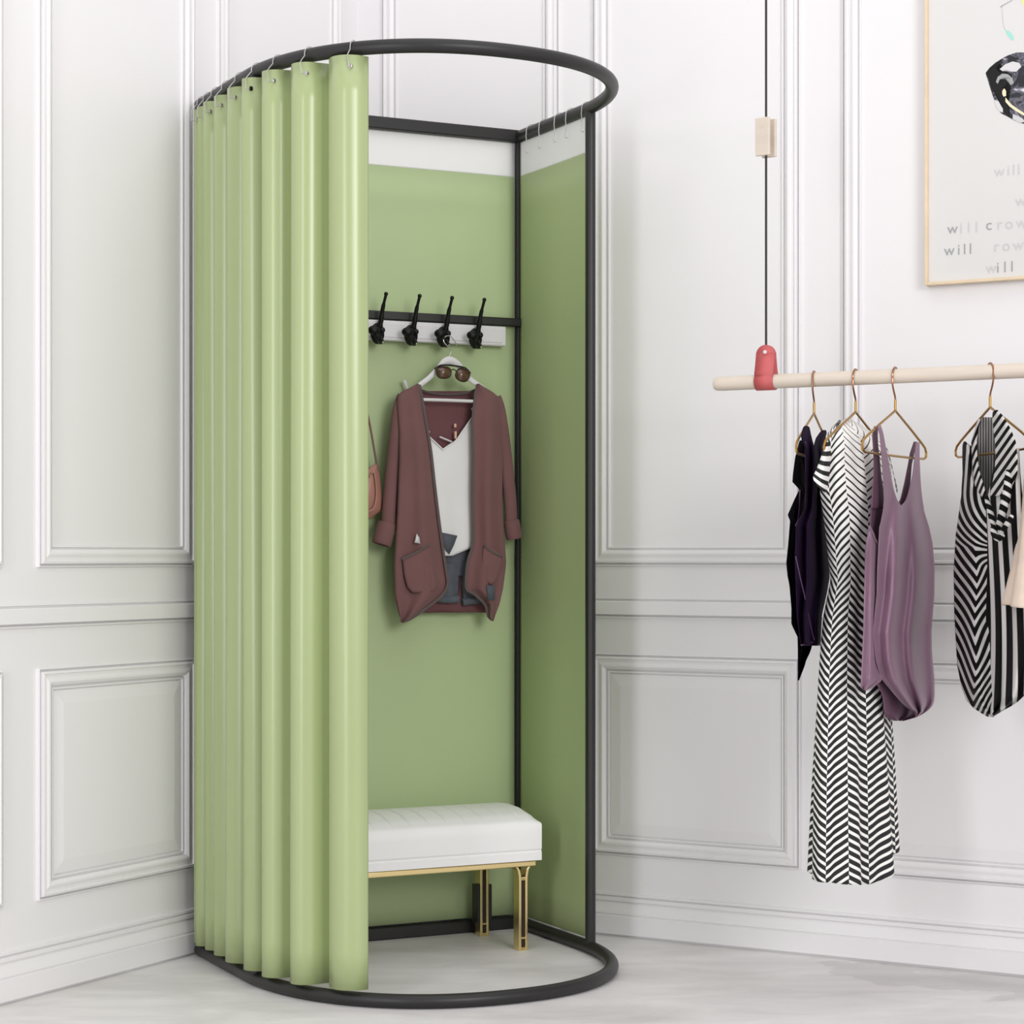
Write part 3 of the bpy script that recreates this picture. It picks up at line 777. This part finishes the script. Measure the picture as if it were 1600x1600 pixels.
def garment(name, root, pxr, h, rows, rho, top, bot, m, nth=96, nz=60, amp=.0, nf=9, seed=0., th0=0, th1=360, uvf=None, inset=0., parent=None, ampv=None):
    c = rodp(pxr); Yc = c.y; r_ = V(h.y, -h.x, 0); k0 = (pxr-800)/F
    e = V(1, -k0, 0).normalized(); ch, cr = h.dot(e), r_.dot(e)
    bm = bmesh.new(); uvl = bm.loops.layers.uv.new('UVMap'); dul = bm.loops.layers.uv.new('duty'); data = {}
    g = []; full = (th1-th0) >= 360
    for i in range(nth+1 if not full else nth):
        tdeg = th0+(th1-th0)*i/nth; a = math.radians(tdeg); col = []
        yt = sinterp(top, tdeg); yb = sinterp(bot, tdeg)
        for j in range(nz+1):
            y = yt+(yb-yt)*j/nz
            xl, xr = interp(rows, y); ro = interp(rho, y)[0]
            Wd = (xr-xl)/2/F*Yc; xm = (xl+xr)/2
            A = Wd/math.sqrt(ch*ch+ro*ro*cr*cr); B = A*ro
            hang_t = (y-rows[0][0])/(rows[-1][0]-rows[0][0])
            f = 1+(ampv(y) if ampv else amp*hang_t)*math.sin(nf*a+seed+hang_t*1.3)+.35*(ampv(y) if ampv else amp*hang_t)*math.sin((nf*2+1)*a+seed*2)
            A -= inset; B = max(.001, B-inset)
            kk = (xm-800)/F
            p = V(kk*Yc, Yc, HC+(YH-y)/F*Yc)+h*A*math.cos(a)*(1+(f-1)*.25)+r_*B*math.sin(a)*f
            v = bm.verts.new(p); col.append(v)
            data[v] = uvf(tdeg, y) if uvf else (tdeg/360, y/100, .5)
        g.append(col)
    N = len(g)
    for i in range(N if full else N-1):
        A_, B_ = g[i], g[(i+1) % N]
        for j in range(nz):
            fc = bm.faces.new((A_[j], A_[j+1], B_[j+1], B_[j]))
            last = full and i == N-1
            for lp_ in fc.loops:
                d = data[lp_.vert]; x = d[0]
                if last and lp_.vert in B_: x = uvf(th1, 0)[0] if uvf else 1.0
                lp_[uvl].uv = (x, d[1]); lp_[dul].uv = (d[2], 0)
    bmesh.ops.recalc_face_normals(bm, faces=bm.faces)
    o = obj(name, bm, m, parent or root, angle=70)
    solid(o, .0015, 0)
    return o
def GP(pxr, x, y, off=0.):
    c = rodp(pxr); Yc = c.y-off; return CAM+ray(x, y)*Yc

# flat hung garments: cloth sheets in (or just off) the plane of their hanger
def HP(pxr, h, x, y, b):
    c = rodp(pxr); r_ = V(h.y, -h.x, 0)
    if r_.dot(CAM-c) < 0: r_ = -r_
    return hit(x, y, c+r_*b, r_)
def hsheet(name, root, pxr, h, rows, b0, m, bulge=.012, fold=.0, nf=3., seed=0., nx=30, ny=60, uvf=None, ramp=0):
    bm = bmesh.new(); uvl = bm.loops.layers.uv.new('UVMap'); dul = bm.loops.layers.uv.new('duty'); data = {}; g = []
    y0, y1 = rows[0][0], rows[-1][0]
    for j in range(ny+1):
        y = y0+(y1-y0)*j/ny; xl, xr = interp(rows, y); r = []
        for i in range(nx+1):
            t = i/nx; x = xl+(xr-xl)*t
            rk = min(1, .12+(y-y0)/ramp) if ramp else 1
            b = b0+rk*bulge*math.sin(PI*t)**.7+rk*fold*min(1, .15+j/ny)*math.sin(nf*2*PI*t+seed+.02*j)
            v = bm.verts.new(HP(pxr, h, x, y, b)); r.append(v)
            data[v] = uvf(x, y) if uvf else (0, 0, 0)
        g.append(r)
    for j in range(ny):
        for i in range(nx):
            f = bm.faces.new((g[j][i], g[j+1][i], g[j+1][i+1], g[j][i+1]))
            for l_ in f.loops: d = data[l_.vert]; l_[uvl].uv = (d[0], d[1]); l_[dul].uv = (d[2], 0)
    o = obj(name, bm, m, root, angle=75); solid(o, .0015, 0); return o

def hsheet2(name, root, pxr, h, L, R, rows, b0, m, bulge=.012, fold=.0, nf=3., seed=0., ramp=80., nx=30, ny=80):
    """one cloth with two straps: L rows (y, outer, neck), R rows (y, neck, outer), then rows (y, left, right) below the neckline"""
    bm = bmesh.new(); yN, xl0, xr0 = rows[0]; xn = L[-1][2]; fr = (xn-xl0)/(xr0-xl0); y1 = rows[-1][0]
    low = [yN+(y1-yN)*j/ny for j in range(ny+1)]
    for S, left in ((L, True), (R, False)):
        ys = [S[0][0]+(yN-S[0][0])*j/24 for j in range(24)]+low; g = []
        for y in ys:
            if y < yN:
                xa, xb = interp(S, y); fl = interp(L, y)[0]; frt = interp(R, y)[1]
            else:
                fl, frt = interp(rows, y); mid = fl+(frt-fl)*fr
                xa, xb = (fl, mid) if left else (mid, frt)
            rk = min(1, max(0, (y-yN+40)/ramp)); r = []
            for i in range(nx+1):
                x = xa+(xb-xa)*i/nx; t = min(1, max(0, (x-fl)/(frt-fl+1e-6)))
                b = b0+rk*bulge*math.sin(PI*t)**.7+rk*fold*math.sin(nf*2*PI*t+seed+(y-yN)*.006)
                r.append(bm.verts.new(HP(pxr, h, x, y, b)))
            g.append(r)
        for A_, B_ in zip(g, g[1:]):
            for i in range(nx): bm.faces.new((A_[i], B_[i], B_[i+1], A_[i+1]))
    bmesh.ops.remove_doubles(bm, verts=bm.verts, dist=.00002)
    o = obj(name, bm, m, root, angle=75); solid(o, .0015, 0); return o

# dark purple top
g1 = thing('sleeveless_top', rodp(1272)-Z*.2, 'dark purple sleeveless top with asymmetric hem, leftmost on the rod', 'top')
hsheet('back_panel', g1, 1272, h1, [(688, 1250, 1262), (714, 1243, 1266), (740, 1239.5, 1280), (753, 1238.5, 1282), (764, 1249, 1284), (766, 1249, 1284), (780, 1242, 1284), (805, 1231, 1286), (813, 1235, 1288), (850, 1232, 1290), (880, 1229, 1290), (900, 1231, 1290), (915, 1234, 1288), (950, 1237, 1282), (975, 1237, 1278), (995, 1246.5, 1272), (1014, 1247, 1267), (1022, 1247, 1264), (1032, 1247, 1259), (1040, 1247, 1257), (1063, 1247, 1248)], -.012, M['purpledark'], -.010, .004, 4, ny=110)
P1 = [(698, 1257.5, 1285), (715, 1259, 1287), (731, 1259.5, 1287), (783, 1259, 1286), (795, 1257, 1287), (805, 1252, 1288), (821, 1243.5, 1290), (874, 1242, 1294), (902, 1243, 1296), (925, 1244, 1292), (960, 1245, 1284), (1000, 1250, 1282), (1009, 1252, 1281)]
hsheet2('front_panel', g1, 1272, h1, [(665.5, 1257, 1262), (668, 1255, 1264.5), (680, 1251.5, 1267), (690, 1253, 1269.5), (698, 1257.5, 1272.2)],
        [(672, 1285, 1290), (676, 1281, 1291.5), (684, 1275.5, 1289.5), (692, 1272.8, 1287), (698, 1272.2, 1285)], P1, .006, M['purple'], .014, .006, 2.2, 1.2)
def line(name, root, pxr, h, pts, b, r, m):
    bm = bmesh.new(); tubem(bm, smooth_path([HP(pxr, h, x, y, b) for x, y in pts], 5), r, 8); return obj(name, bm, m, root)
line('armhole_trim', g1, 1272, h1, [(1258, 690), (1259.5, 731), (1259.3, 775), (1257, 797), (1252, 807), (1243.5, 821)], .010, .0017, M['purpletrim'])
line('armhole_trim', g1, 1272, h1, [(1250, 765), (1249, 790), (1247, 810), (1243.5, 821)], -.006, .0015, M['purpletrim'])
line('seam', g1, 1272, h1, [(1243.5, 870), (1251, 905), (1259, 940), (1266, 975), (1272, 1000)], .022, .0012, M['purpletrim'])
line('hem', g1, 1272, h1, [(1252, 1008), (1262, 1005.5), (1272, 1003.5), (1276, 1007), (1281, 1008)], .017, .0014, M['purpletrim'])

# chevron dress
g2 = thing('maxi_dress', rodp(1337)-Z*.3, 'long black and white chevron print dress between the purple and mauve tops', 'dress')
R2 = [(655, 1314, 1336), (664, 1306, 1348), (680, 1297, 1372), (700, 1291, 1386), (730, 1285, 1391), (770, 1284, 1392), (820, 1290, 1389), (860, 1294, 1383), (890, 1297, 1378), (905, 1299, 1376), (930, 1294, 1378), (960, 1288, 1380), (1000, 1284, 1383), (1060, 1280, 1385), (1120, 1277, 1388), (1200, 1273, 1392), (1290, 1270, 1395), (1370, 1268, 1398)]
def uv2(t, y):
    duty = interp([(655, .13), (720, .20), (780, .30), (860, .40), (960, .56), (1370, .60)], y)[0]
    if y < 860: duty = duty+(.5-duty)*max(0, min(1, (t-150)/30))*.8
    return (t/360*11+.35, (y-650)/ (12.6 if y > 0 else 1), duty)
garment('gown', g2, 1337, h2d, R2, [(655, .2), (700, .28), (800, .38), (905, .40), (1370, .50)],
        [(0, 684), (30, 676), (60, 664), (100, 657), (140, 656), (170, 668), (180, 672), (190, 668), (230, 656), (280, 664), (330, 678), (360, 684)],
        [(0, 1335), (35, 1334), (60, 1340), (85, 1352), (100, 1366), (120, 1371), (150, 1366), (180, 1364), (215, 1362), (300, 1350), (360, 1335)], M['chevron'], nth=132, nz=110, nf=7, seed=1.1, uvf=uv2,
        ampv=lambda y: .05+.12*max(0, (y-905)/465))
# cap sleeves
def cap(pts, name='cap_sleeve'):
    bm = bmesh.new(); uvl = bm.loops.layers.uv.new('UVMap'); dul = bm.loops.layers.uv.new('duty')
    rowsv = [[bm.verts.new(GP(1337, x, y, o_)) for x, y, o_ in r] for r in pts]
    for i in range(len(rowsv)-1):
        for j in range(len(rowsv[0])-1):
            f = bm.faces.new((rowsv[i][j], rowsv[i][j+1], rowsv[i+1][j+1], rowsv[i+1][j]))
            for l_, (a, b) in zip(f.loops, ((i, j), (i, j+1), (i+1, j+1), (i+1, j))):
                l_[uvl].uv = (.2+a*.1, a*1.6+b*.3); l_[dul].uv = (.5, 0)
    o = obj(name, bm, M['chevron'], g2); solid(o, .002, 0); subsurf(o, 2)
cap([[(1292, 686, .16), (1294, 690, .17), (1300, 692, .15)], [(1283, 712, .17), (1288, 718, .19), (1298, 722, .16)], [(1275, 735, .175), (1284, 745, .20), (1296, 752, .165)], [(1266.5, 747, .18), (1279, 763, .20), (1292, 776, .165)]])
cap([[(1383, 694, -.06), (1386, 700, -.07), (1388, 705, -.07)], [(1390, 718, -.07), (1394, 726, -.08), (1395, 732, -.08)], [(1396, 740, -.08), (1399, 750, -.09), (1399, 758, -.09)], [(1401, 758, -.09), (1403, 768, -.1), (1402, 774, -.1)]])

# mauve tank top
g3 = thing('tank_top', rodp(1399)-Z*.2, 'mauve satin tank top with thin straps and a curved hem', 'top')
MV, MI = M['mauve'], M['mauvein']
FR = [(790.5, 1380.6, 1442.6), (798, 1380, 1443.5), (816, 1376.5, 1449), (824, 1374.2, 1451.5), (850, 1373, 1457), (890, 1371, 1460), (930, 1370, 1459.5), (987, 1364, 1455), (1015, 1366.5, 1455.5), (1034, 1369, 1457), (1060, 1377, 1459.5), (1085, 1397, 1460), (1097, 1408, 1459), (1105, 1416.5, 1455), (1113, 1429.5, 1446), (1120, 1430.5, 1433)]
hsheet2('front_panel', g3, 1399, h3d, [(664.5, 1371, 1376), (678, 1374.5, 1380), (695, 1376, 1383), (715, 1378, 1387), (743, 1379.5, 1391.6), (767, 1381, 1396.5), (780, 1381.3, 1401), (786, 1381.1, 1404.5), (790.5, 1380.6, 1408)],
        [(691, 1431.5, 1436.5), (715, 1429, 1436.5), (742, 1426, 1437.5), (764, 1421, 1439), (780, 1416.5, 1440.8), (786, 1412.5, 1441.8), (790.5, 1408, 1442.6)], FR, .006, MV, .016, .0085, 2.6, 2.2, ramp=150)
hsheet('strap_back', g3, 1399, h3d, [(666, 1366, 1372), (680, 1363, 1371), (695, 1364, 1371.6), (714, 1365, 1374), (742, 1365, 1376.5), (764, 1363, 1380), (795, 1361, 1384)], -.010, MI, 0, nx=8, ny=30)
hsheet('strap_back', g3, 1399, h3d, [(690, 1428, 1433), (708, 1422, 1428.5), (725, 1419, 1424.5), (755, 1413, 1422), (780, 1407, 1418), (795, 1400, 1418)], -.010, MI, 0, nx=8, ny=30)
hsheet('back_panel', g3, 1399, h3d, [(790, 1361, 1420), (824, 1359, 1440), (857, 1356, 1448), (930, 1354, 1450), (1000, 1354, 1450), (1055, 1362, 1448), (1085, 1379, 1444), (1113, 1382, 1438), (1121, 1383.5, 1431), (1126, 1397, 1412)], -.012, MI, -.008, .003, 3)
hsheet('back_side', g3, 1399, h3d, [(822, 1358.3, 1360), (835, 1356, 1366), (846, 1354, 1370), (857, 1352, 1373), (930, 1350, 1374), (987, 1349, 1374), (1034, 1347, 1376), (1060, 1345.7, 1380), (1066, 1345.3, 1374), (1074, 1345, 1362), (1078.5, 1350, 1354)], -.005, MV, .007, .003, 2, 1, nx=16)
line('armhole_binding', g3, 1399, h3d, [(1359, 824), (1364, 836), (1369.5, 846), (1373, 851)], .004, .0013, MV)

# striped blouse
g4 = thing('knotted_blouse', rodp(1547)-Z*.2, 'black and white vertically striped blouse with a knotted front', 'blouse')
def ux(x, y):      # bold vertical stripes that fan out below the knot
    fan = 1+.0006*max(0, y-835)
    return ((x-1556)/fan/15.5+.3*math.sin(y*.011), 0, .60)
def udiag(x, y):   # left side: stripes run diagonally towards the side fold
    fold = 1526-(y-840)*.012+1.6*math.sin(y*.05)
    d = -(x-1504)/11.5+max(0, y-765)*.047*min(1, (y-765)/90 if y > 765 else 0)+.35*math.sin(y*.021+x*.05)
    if y > 845: d += 2*max(0, x-fold)*.090*min(1, (y-845)/40)
    return (d, 0, .57)
def ucol(x, y): return ((x*.6+(y-640)*.42)/7.6, 0, .5)
def uthin(x, y): return ((x-1520)/4.2, 0, .5)
hsheet('back_panel', g4, 1547, h4d, [(652, 1536, 1560), (665, 1525, 1568), (690, 1520, 1572), (740, 1520, 1576), (790, 1525, 1580), (900, 1510, 1590), (1060, 1512, 1592)], -.020, M['thinstripes'], -.006, uvf=uthin)
LFR = [(690, 1506, 1508), (697, 1504, 1517), (712, 1504, 1521), (740, 1504.5, 1524), (760, 1503, 1531), (775, 1502.5, 1537), (790, 1500, 1540), (815, 1497, 1543), (836, 1493.7, 1546), (892, 1490.5, 1548), (960, 1491.5, 1549), (1039, 1496, 1552), (1075, 1503, 1556), (1095, 1511, 1560), (1105, 1520, 1560), (1113, 1532, 1558), (1120, 1544, 1552)]
hsheet('front_panel', g4, 1547, h4d, LFR, .002, M['stripes'], .016, .005, 2, .5, nx=60, ny=120, uvf=udiag)
RFR = [(700, 1556, 1592), (740, 1551, 1594), (775, 1544, 1597), (800, 1541, 1599), (835, 1543, 1601), (892, 1543, 1606), (960, 1541, 1609), (1040, 1541, 1608), (1075, 1542, 1604), (1088, 1544, 1599), (1100, 1545, 1586), (1108, 1546, 1571), (1119, 1547, 1552)]
hsheet('front_panel', g4, 1547, h4d, RFR, .012, M['stripes'], .012, .006, 2.4, 1.5, nx=60, ny=120, uvf=ux)
COL = [(641, 1552, 1559), (650, 1551, 1567), (665, 1552, 1576), (675, 1553, 1581), (690, 1555, 1587), (715, 1556, 1590), (740, 1554, 1590), (775, 1547, 1575)]
hsheet('collar', g4, 1547, h4d, COL, .024, M['stripes'], .006, nx=40, ny=60, uvf=ucol)
hsheet('collar', g4, 1547, h4d, [(655, 1529, 1532), (668, 1524, 1529), (690, 1518, 1526), (715, 1519, 1527), (735, 1520, 1530), (760, 1524, 1538), (776, 1534, 1541)], .016, M['stripes'], .004, nx=20, ny=50, uvf=lambda x, y: ((x*.8+y*.30)/6.5, 0, .5))
hsheet('hem_lining', g4, 1547, h4d, [(1060, 1530, 1590), (1075, 1540, 1592), (1090, 1542, 1592), (1100, 1545, 1580), (1112, 1548, 1560)], -.004, M['thinstripes'], 0, nx=40, ny=20, uvf=lambda x, y: ((x-1556)/15.5, 0, .25))
def hpiece(root, pxr, h, pts, r, m, name):
    bm = bmesh.new(); uvl = bm.loops.layers.uv.new('UVMap'); dul = bm.loops.layers.uv.new('duty')
    pp_ = smooth_path([HP(pxr, h, x, y, b) for x, y, b in pts], 6); n_ = len(pp_)
    tubem(bm, pp_, [r*(.5+.5*math.sin(PI*(.1+.8*i/(n_-1)))) for i in range(n_)], 12)
    for f in bm.faces:
        for l_ in f.loops: l_[uvl].uv = (l_.vert.co.z*48+l_.vert.co.x*30, 0); l_[dul].uv = (.6, 0)
    return obj(name, bm, m, root)
hpiece(g4, 1547, h4d, [(1576, 735, .03), (1574, 765, .035), (1568, 795, .04), (1560, 826, .04)], .009, M['stripes'], 'knot_tie')
hpiece(g4, 1547, h4d, [(1541, 776, .03), (1546, 795, .035), (1551, 815, .04), (1556, 833, .042)], .006, M['stripes'], 'knot_tie')
hpiece(g4, 1547, h4d, [(1581, 806, .042), (1573, 820, .046), (1563, 834, .046)], .006, M['stripes'], 'knot_tie')
hpiece(g4, 1547, h4d, [(1552, 822, .046), (1553, 833, .05), (1560, 841, .05), (1567, 836, .046)], .007, M['stripes'], 'knot')

# beige top at the edge
g5 = thing('beige_top', rodp(1652)-Z*.2, 'beige linen top cut off by the right edge of the picture', 'top')
R5 = [(672, 1640, 1666), (690, 1612, 1694), (720, 1606, 1702), (800, 1599, 1708), (880, 1588, 1716), (952, 1572, 1730)]
garment('linen_body', g5, 1652, h5d, R5, [(672, .12), (720, .2), (952, .3)], [(0, 700), (40, 684), (90, 720), (140, 684), (180, 700), (230, 680), (270, 676), (320, 682), (360, 700)],
        [(0, 952), (120, 952), (180, 945), (215, 942), (250, 945), (360, 952)], M['beige'], amp=.12, nf=8)

# ------------------------------------------------------------------ poster on the right wall
ps0, pz0 = sz(1450, 448, 'R'); PWD, PHT = .62, .92
poster = thing('framed_poster', wp('R', ps0+PWD/2, pz0, .003), 'pale poster in a thin oak frame on the right wall', 'picture')
def pq(px, py, h): 
    s, z = sz(px, py, 'R'); return wp('R', s, z, h)
bm = bmesh.new(); fw = .0068
for s0, s1, z0, z1 in ((ps0, ps0+fw, pz0, pz0+PHT), (ps0+PWD-fw, ps0+PWD, pz0, pz0+PHT), (ps0+fw, ps0+PWD-fw, pz0, pz0+fw), (ps0+fw, ps0+PWD-fw, pz0+PHT-fw, pz0+PHT)):
    boxm(bm, wp('R', (s0+s1)/2, (z0+z1)/2, .0145), RD, RN, Z, s1-s0, .024, z1-z0)
bevel(obj('frame', bm, M['framewood'], poster, smooth=False), .001)
bm = bmesh.new(); boxm(bm, wp('R', ps0+PWD/2, pz0+PHT/2, .010), RD, RN, Z, PWD-2*fw, .012, PHT-2*fw); obj('sheet', bm, M['paper'], poster, smooth=False)
def ppoly(name, pts, m, h=.0166):
    bm = bmesh.new()
    p0 = COR+RN*h
    bm.faces.new([bm.verts.new(hit(x, y, p0, RN)) for x, y in pts])
    bmesh.ops.triangulate(bm, faces=bm.faces)
    return obj(name, bm, m, poster, smooth=False)
ppoly('painted_shape', [(1540, 114), (1546, 106), (1555, 98), (1566, 91), (1576, 86), (1588, 82), (1600, 82), (1622, 84), (1645, 96), (1656, 118), (1652, 150), (1634, 182), (1612, 194), (1598, 193), (1585, 188), (1572, 181), (1564, 177), (1557, 166), (1552, 152), (1549, 138), (1543, 124)], M['foil'])
ppoly('painted_shape', [(1540, 114), (1546, 106), (1556, 98), (1568, 91), (1562, 99), (1556, 106), (1562, 114), (1572, 110), (1582, 118), (1576, 128), (1566, 138), (1570, 150), (1575, 168), (1578, 184), (1570, 176), (1560, 152), (1552, 142), (1546, 128)], M['blackhook'], .0169)
ppoly('painted_shape', [(1562, 108), (1570, 101), (1582, 96), (1592, 98), (1596, 104), (1588, 112), (1580, 112), (1572, 109), (1566, 111)], M['hangwhite'], .0171)
ppoly('painted_shape', [(1566, 142), (1569, 138), (1572, 142), (1572, 150), (1568, 151), (1566, 147)], M['cream'], .0172)
ppoly('painted_shape', [(1571, 152), (1580, 163), (1590, 170), (1602, 178), (1602, 182), (1588, 174), (1577, 166), (1571, 159)], M['cream'], .0172)
ppoly('painted_shape', [(1554, 156), (1560, 158), (1567, 170), (1567, 176), (1562, 174), (1556, 166)], M['hangwhite'], .0172)
ppoly('painted_shape', [(1556, 128), (1559, 120), (1566, 115), (1575, 116), (1582, 122), (1584, 130), (1579, 133), (1576, 126), (1569, 121), (1562, 124), (1559, 131)], M['ink1'], .01725)
ppoly('painted_shape', [(1583, 178), (1596, 184), (1602, 190), (1594, 192), (1582, 186)], M['ink2'], .0172)
ppoly('painted_leaf', [(1571, 47), (1575, 47.5), (1580, 52), (1584, 58), (1583.5, 63.5), (1579, 61), (1574, 55)], M['cyan'])
ppoly('painted_leaf', [(1595, 0), (1612, -10), (1616, 4), (1604, 9), (1598, 7)], M['yellow'])
bm = bmesh.new(); p0 = COR+RN*.0166
tubem(bm, [hit(x, y, p0, RN) for x, y in ((1564, 11), (1566, 9), (1580, 1), (1590, -8))], [.0022, .0010, .0007, .0007], 6); obj('painted_twig', bm, M['ink1'], poster)
bm = bmesh.new(); tubem(bm, [hit(x, y, p0, RN) for x, y in ((1566, 14), (1567, 30), (1568, 40), (1572, 48))], .0005, 6); obj('painted_twig', bm, M['ink2'], poster)
def letters(txt, px, py, size, m, gap=1.25):
    cu = bpy.data.curves.new('lettering', 'FONT'); cu.body = txt; cu.size = size; cu.space_character = gap
    to = bpy.data.objects.new('lettering', cu); C.objects.link(to)
    dg = bpy.context.evaluated_depsgraph_get(); me = bpy.data.meshes.new_from_object(to.evaluated_get(dg))
    bpy.data.objects.remove(to)
    P = hit(px, py, COR+RN*.0168, RN)
    bm = bmesh.new(); bm.from_mesh(me); bpy.data.meshes.remove(me)
    for v in bm.verts: v.co = P+RD*v.co.x+Z*v.co.y
    return obj('lettering', bm, m, poster, smooth=False)
S = .034
letters('will', 1553, 276, S, M['ink2']); letters('w', 1586, 322, S, M['ink2'])
letters('w', 1480, 365.5, S, M['ink1']); letters('ill', 1499, 364.3, S, M['ink2'], 1.6); letters('c', 1540, 359.5, S, M['ink1']); letters('r', 1557, 358.5, S, M['ink2']); letters('ow', 1570, 357.5, S, M['ink2'], 1.35)
letters('will', 1475, 399.5, S, M['ink1'], 1.35); letters('row', 1552, 393, S, M['ink2'], 1.35)
letters('w', 1540, 427, S, M['ink2']); letters('ill', 1556.5, 426, S, M['ink1'], 1.5)

# ------------------------------------------------------------------ light, world, camera
w = bpy.data.worlds.new('World'); bpy.context.scene.world = w; w.use_nodes = True
bg = w.node_tree.nodes['Background']; bg.inputs[0].default_value = (1, .982, .982, 1); bg.inputs[1].default_value = .63
def area(name, loc, target, sx, sy, e, col=(1, 1, 1)):
    l = bpy.data.lights.new(name, 'AREA'); l.shape = 'RECTANGLE'; l.size = sx; l.size_y = sy; l.energy = e; l.color = col
    o = bpy.data.objects.new(name, l); C.objects.link(o); o.location = loc
    o.rotation_euler = (Vector(target)-Vector(loc)).to_track_quat('-Z', 'Y').to_euler()
    return o
area('key_light', (3.0, -1.4, 2.7), (-.1, 5, .6), 2.2, 2.2, 160, (1, .985, .98))
area('window_light', (-2.2, .2, 1.6), (-.2, 5, .9), .7, 2.8, 50, (.985, .98, 1))
area('overhead_fill_light', (.3, 3.5, 3.7), (.1, 4.3, 0), 3.0, 3.0, 24, (1, .99, .985))  # unseen fill added overhead to brighten the bench top and booth floor
cd = bpy.data.cameras.new('camera'); co = bpy.data.objects.new('camera', cd); C.objects.link(co)
co.location = CAM; co.rotation_euler = (PI/2, 0, 0)
cd.sensor_width = 36; cd.sensor_fit = 'HORIZONTAL'; cd.lens = F/1600*36; cd.shift_y = (YH-800)/1600
cd.clip_start = .05; cd.clip_end = 60
sc = bpy.context.scene; sc.camera = co
sc.view_settings.view_transform = 'Standard'; sc.view_settings.look = 'None'
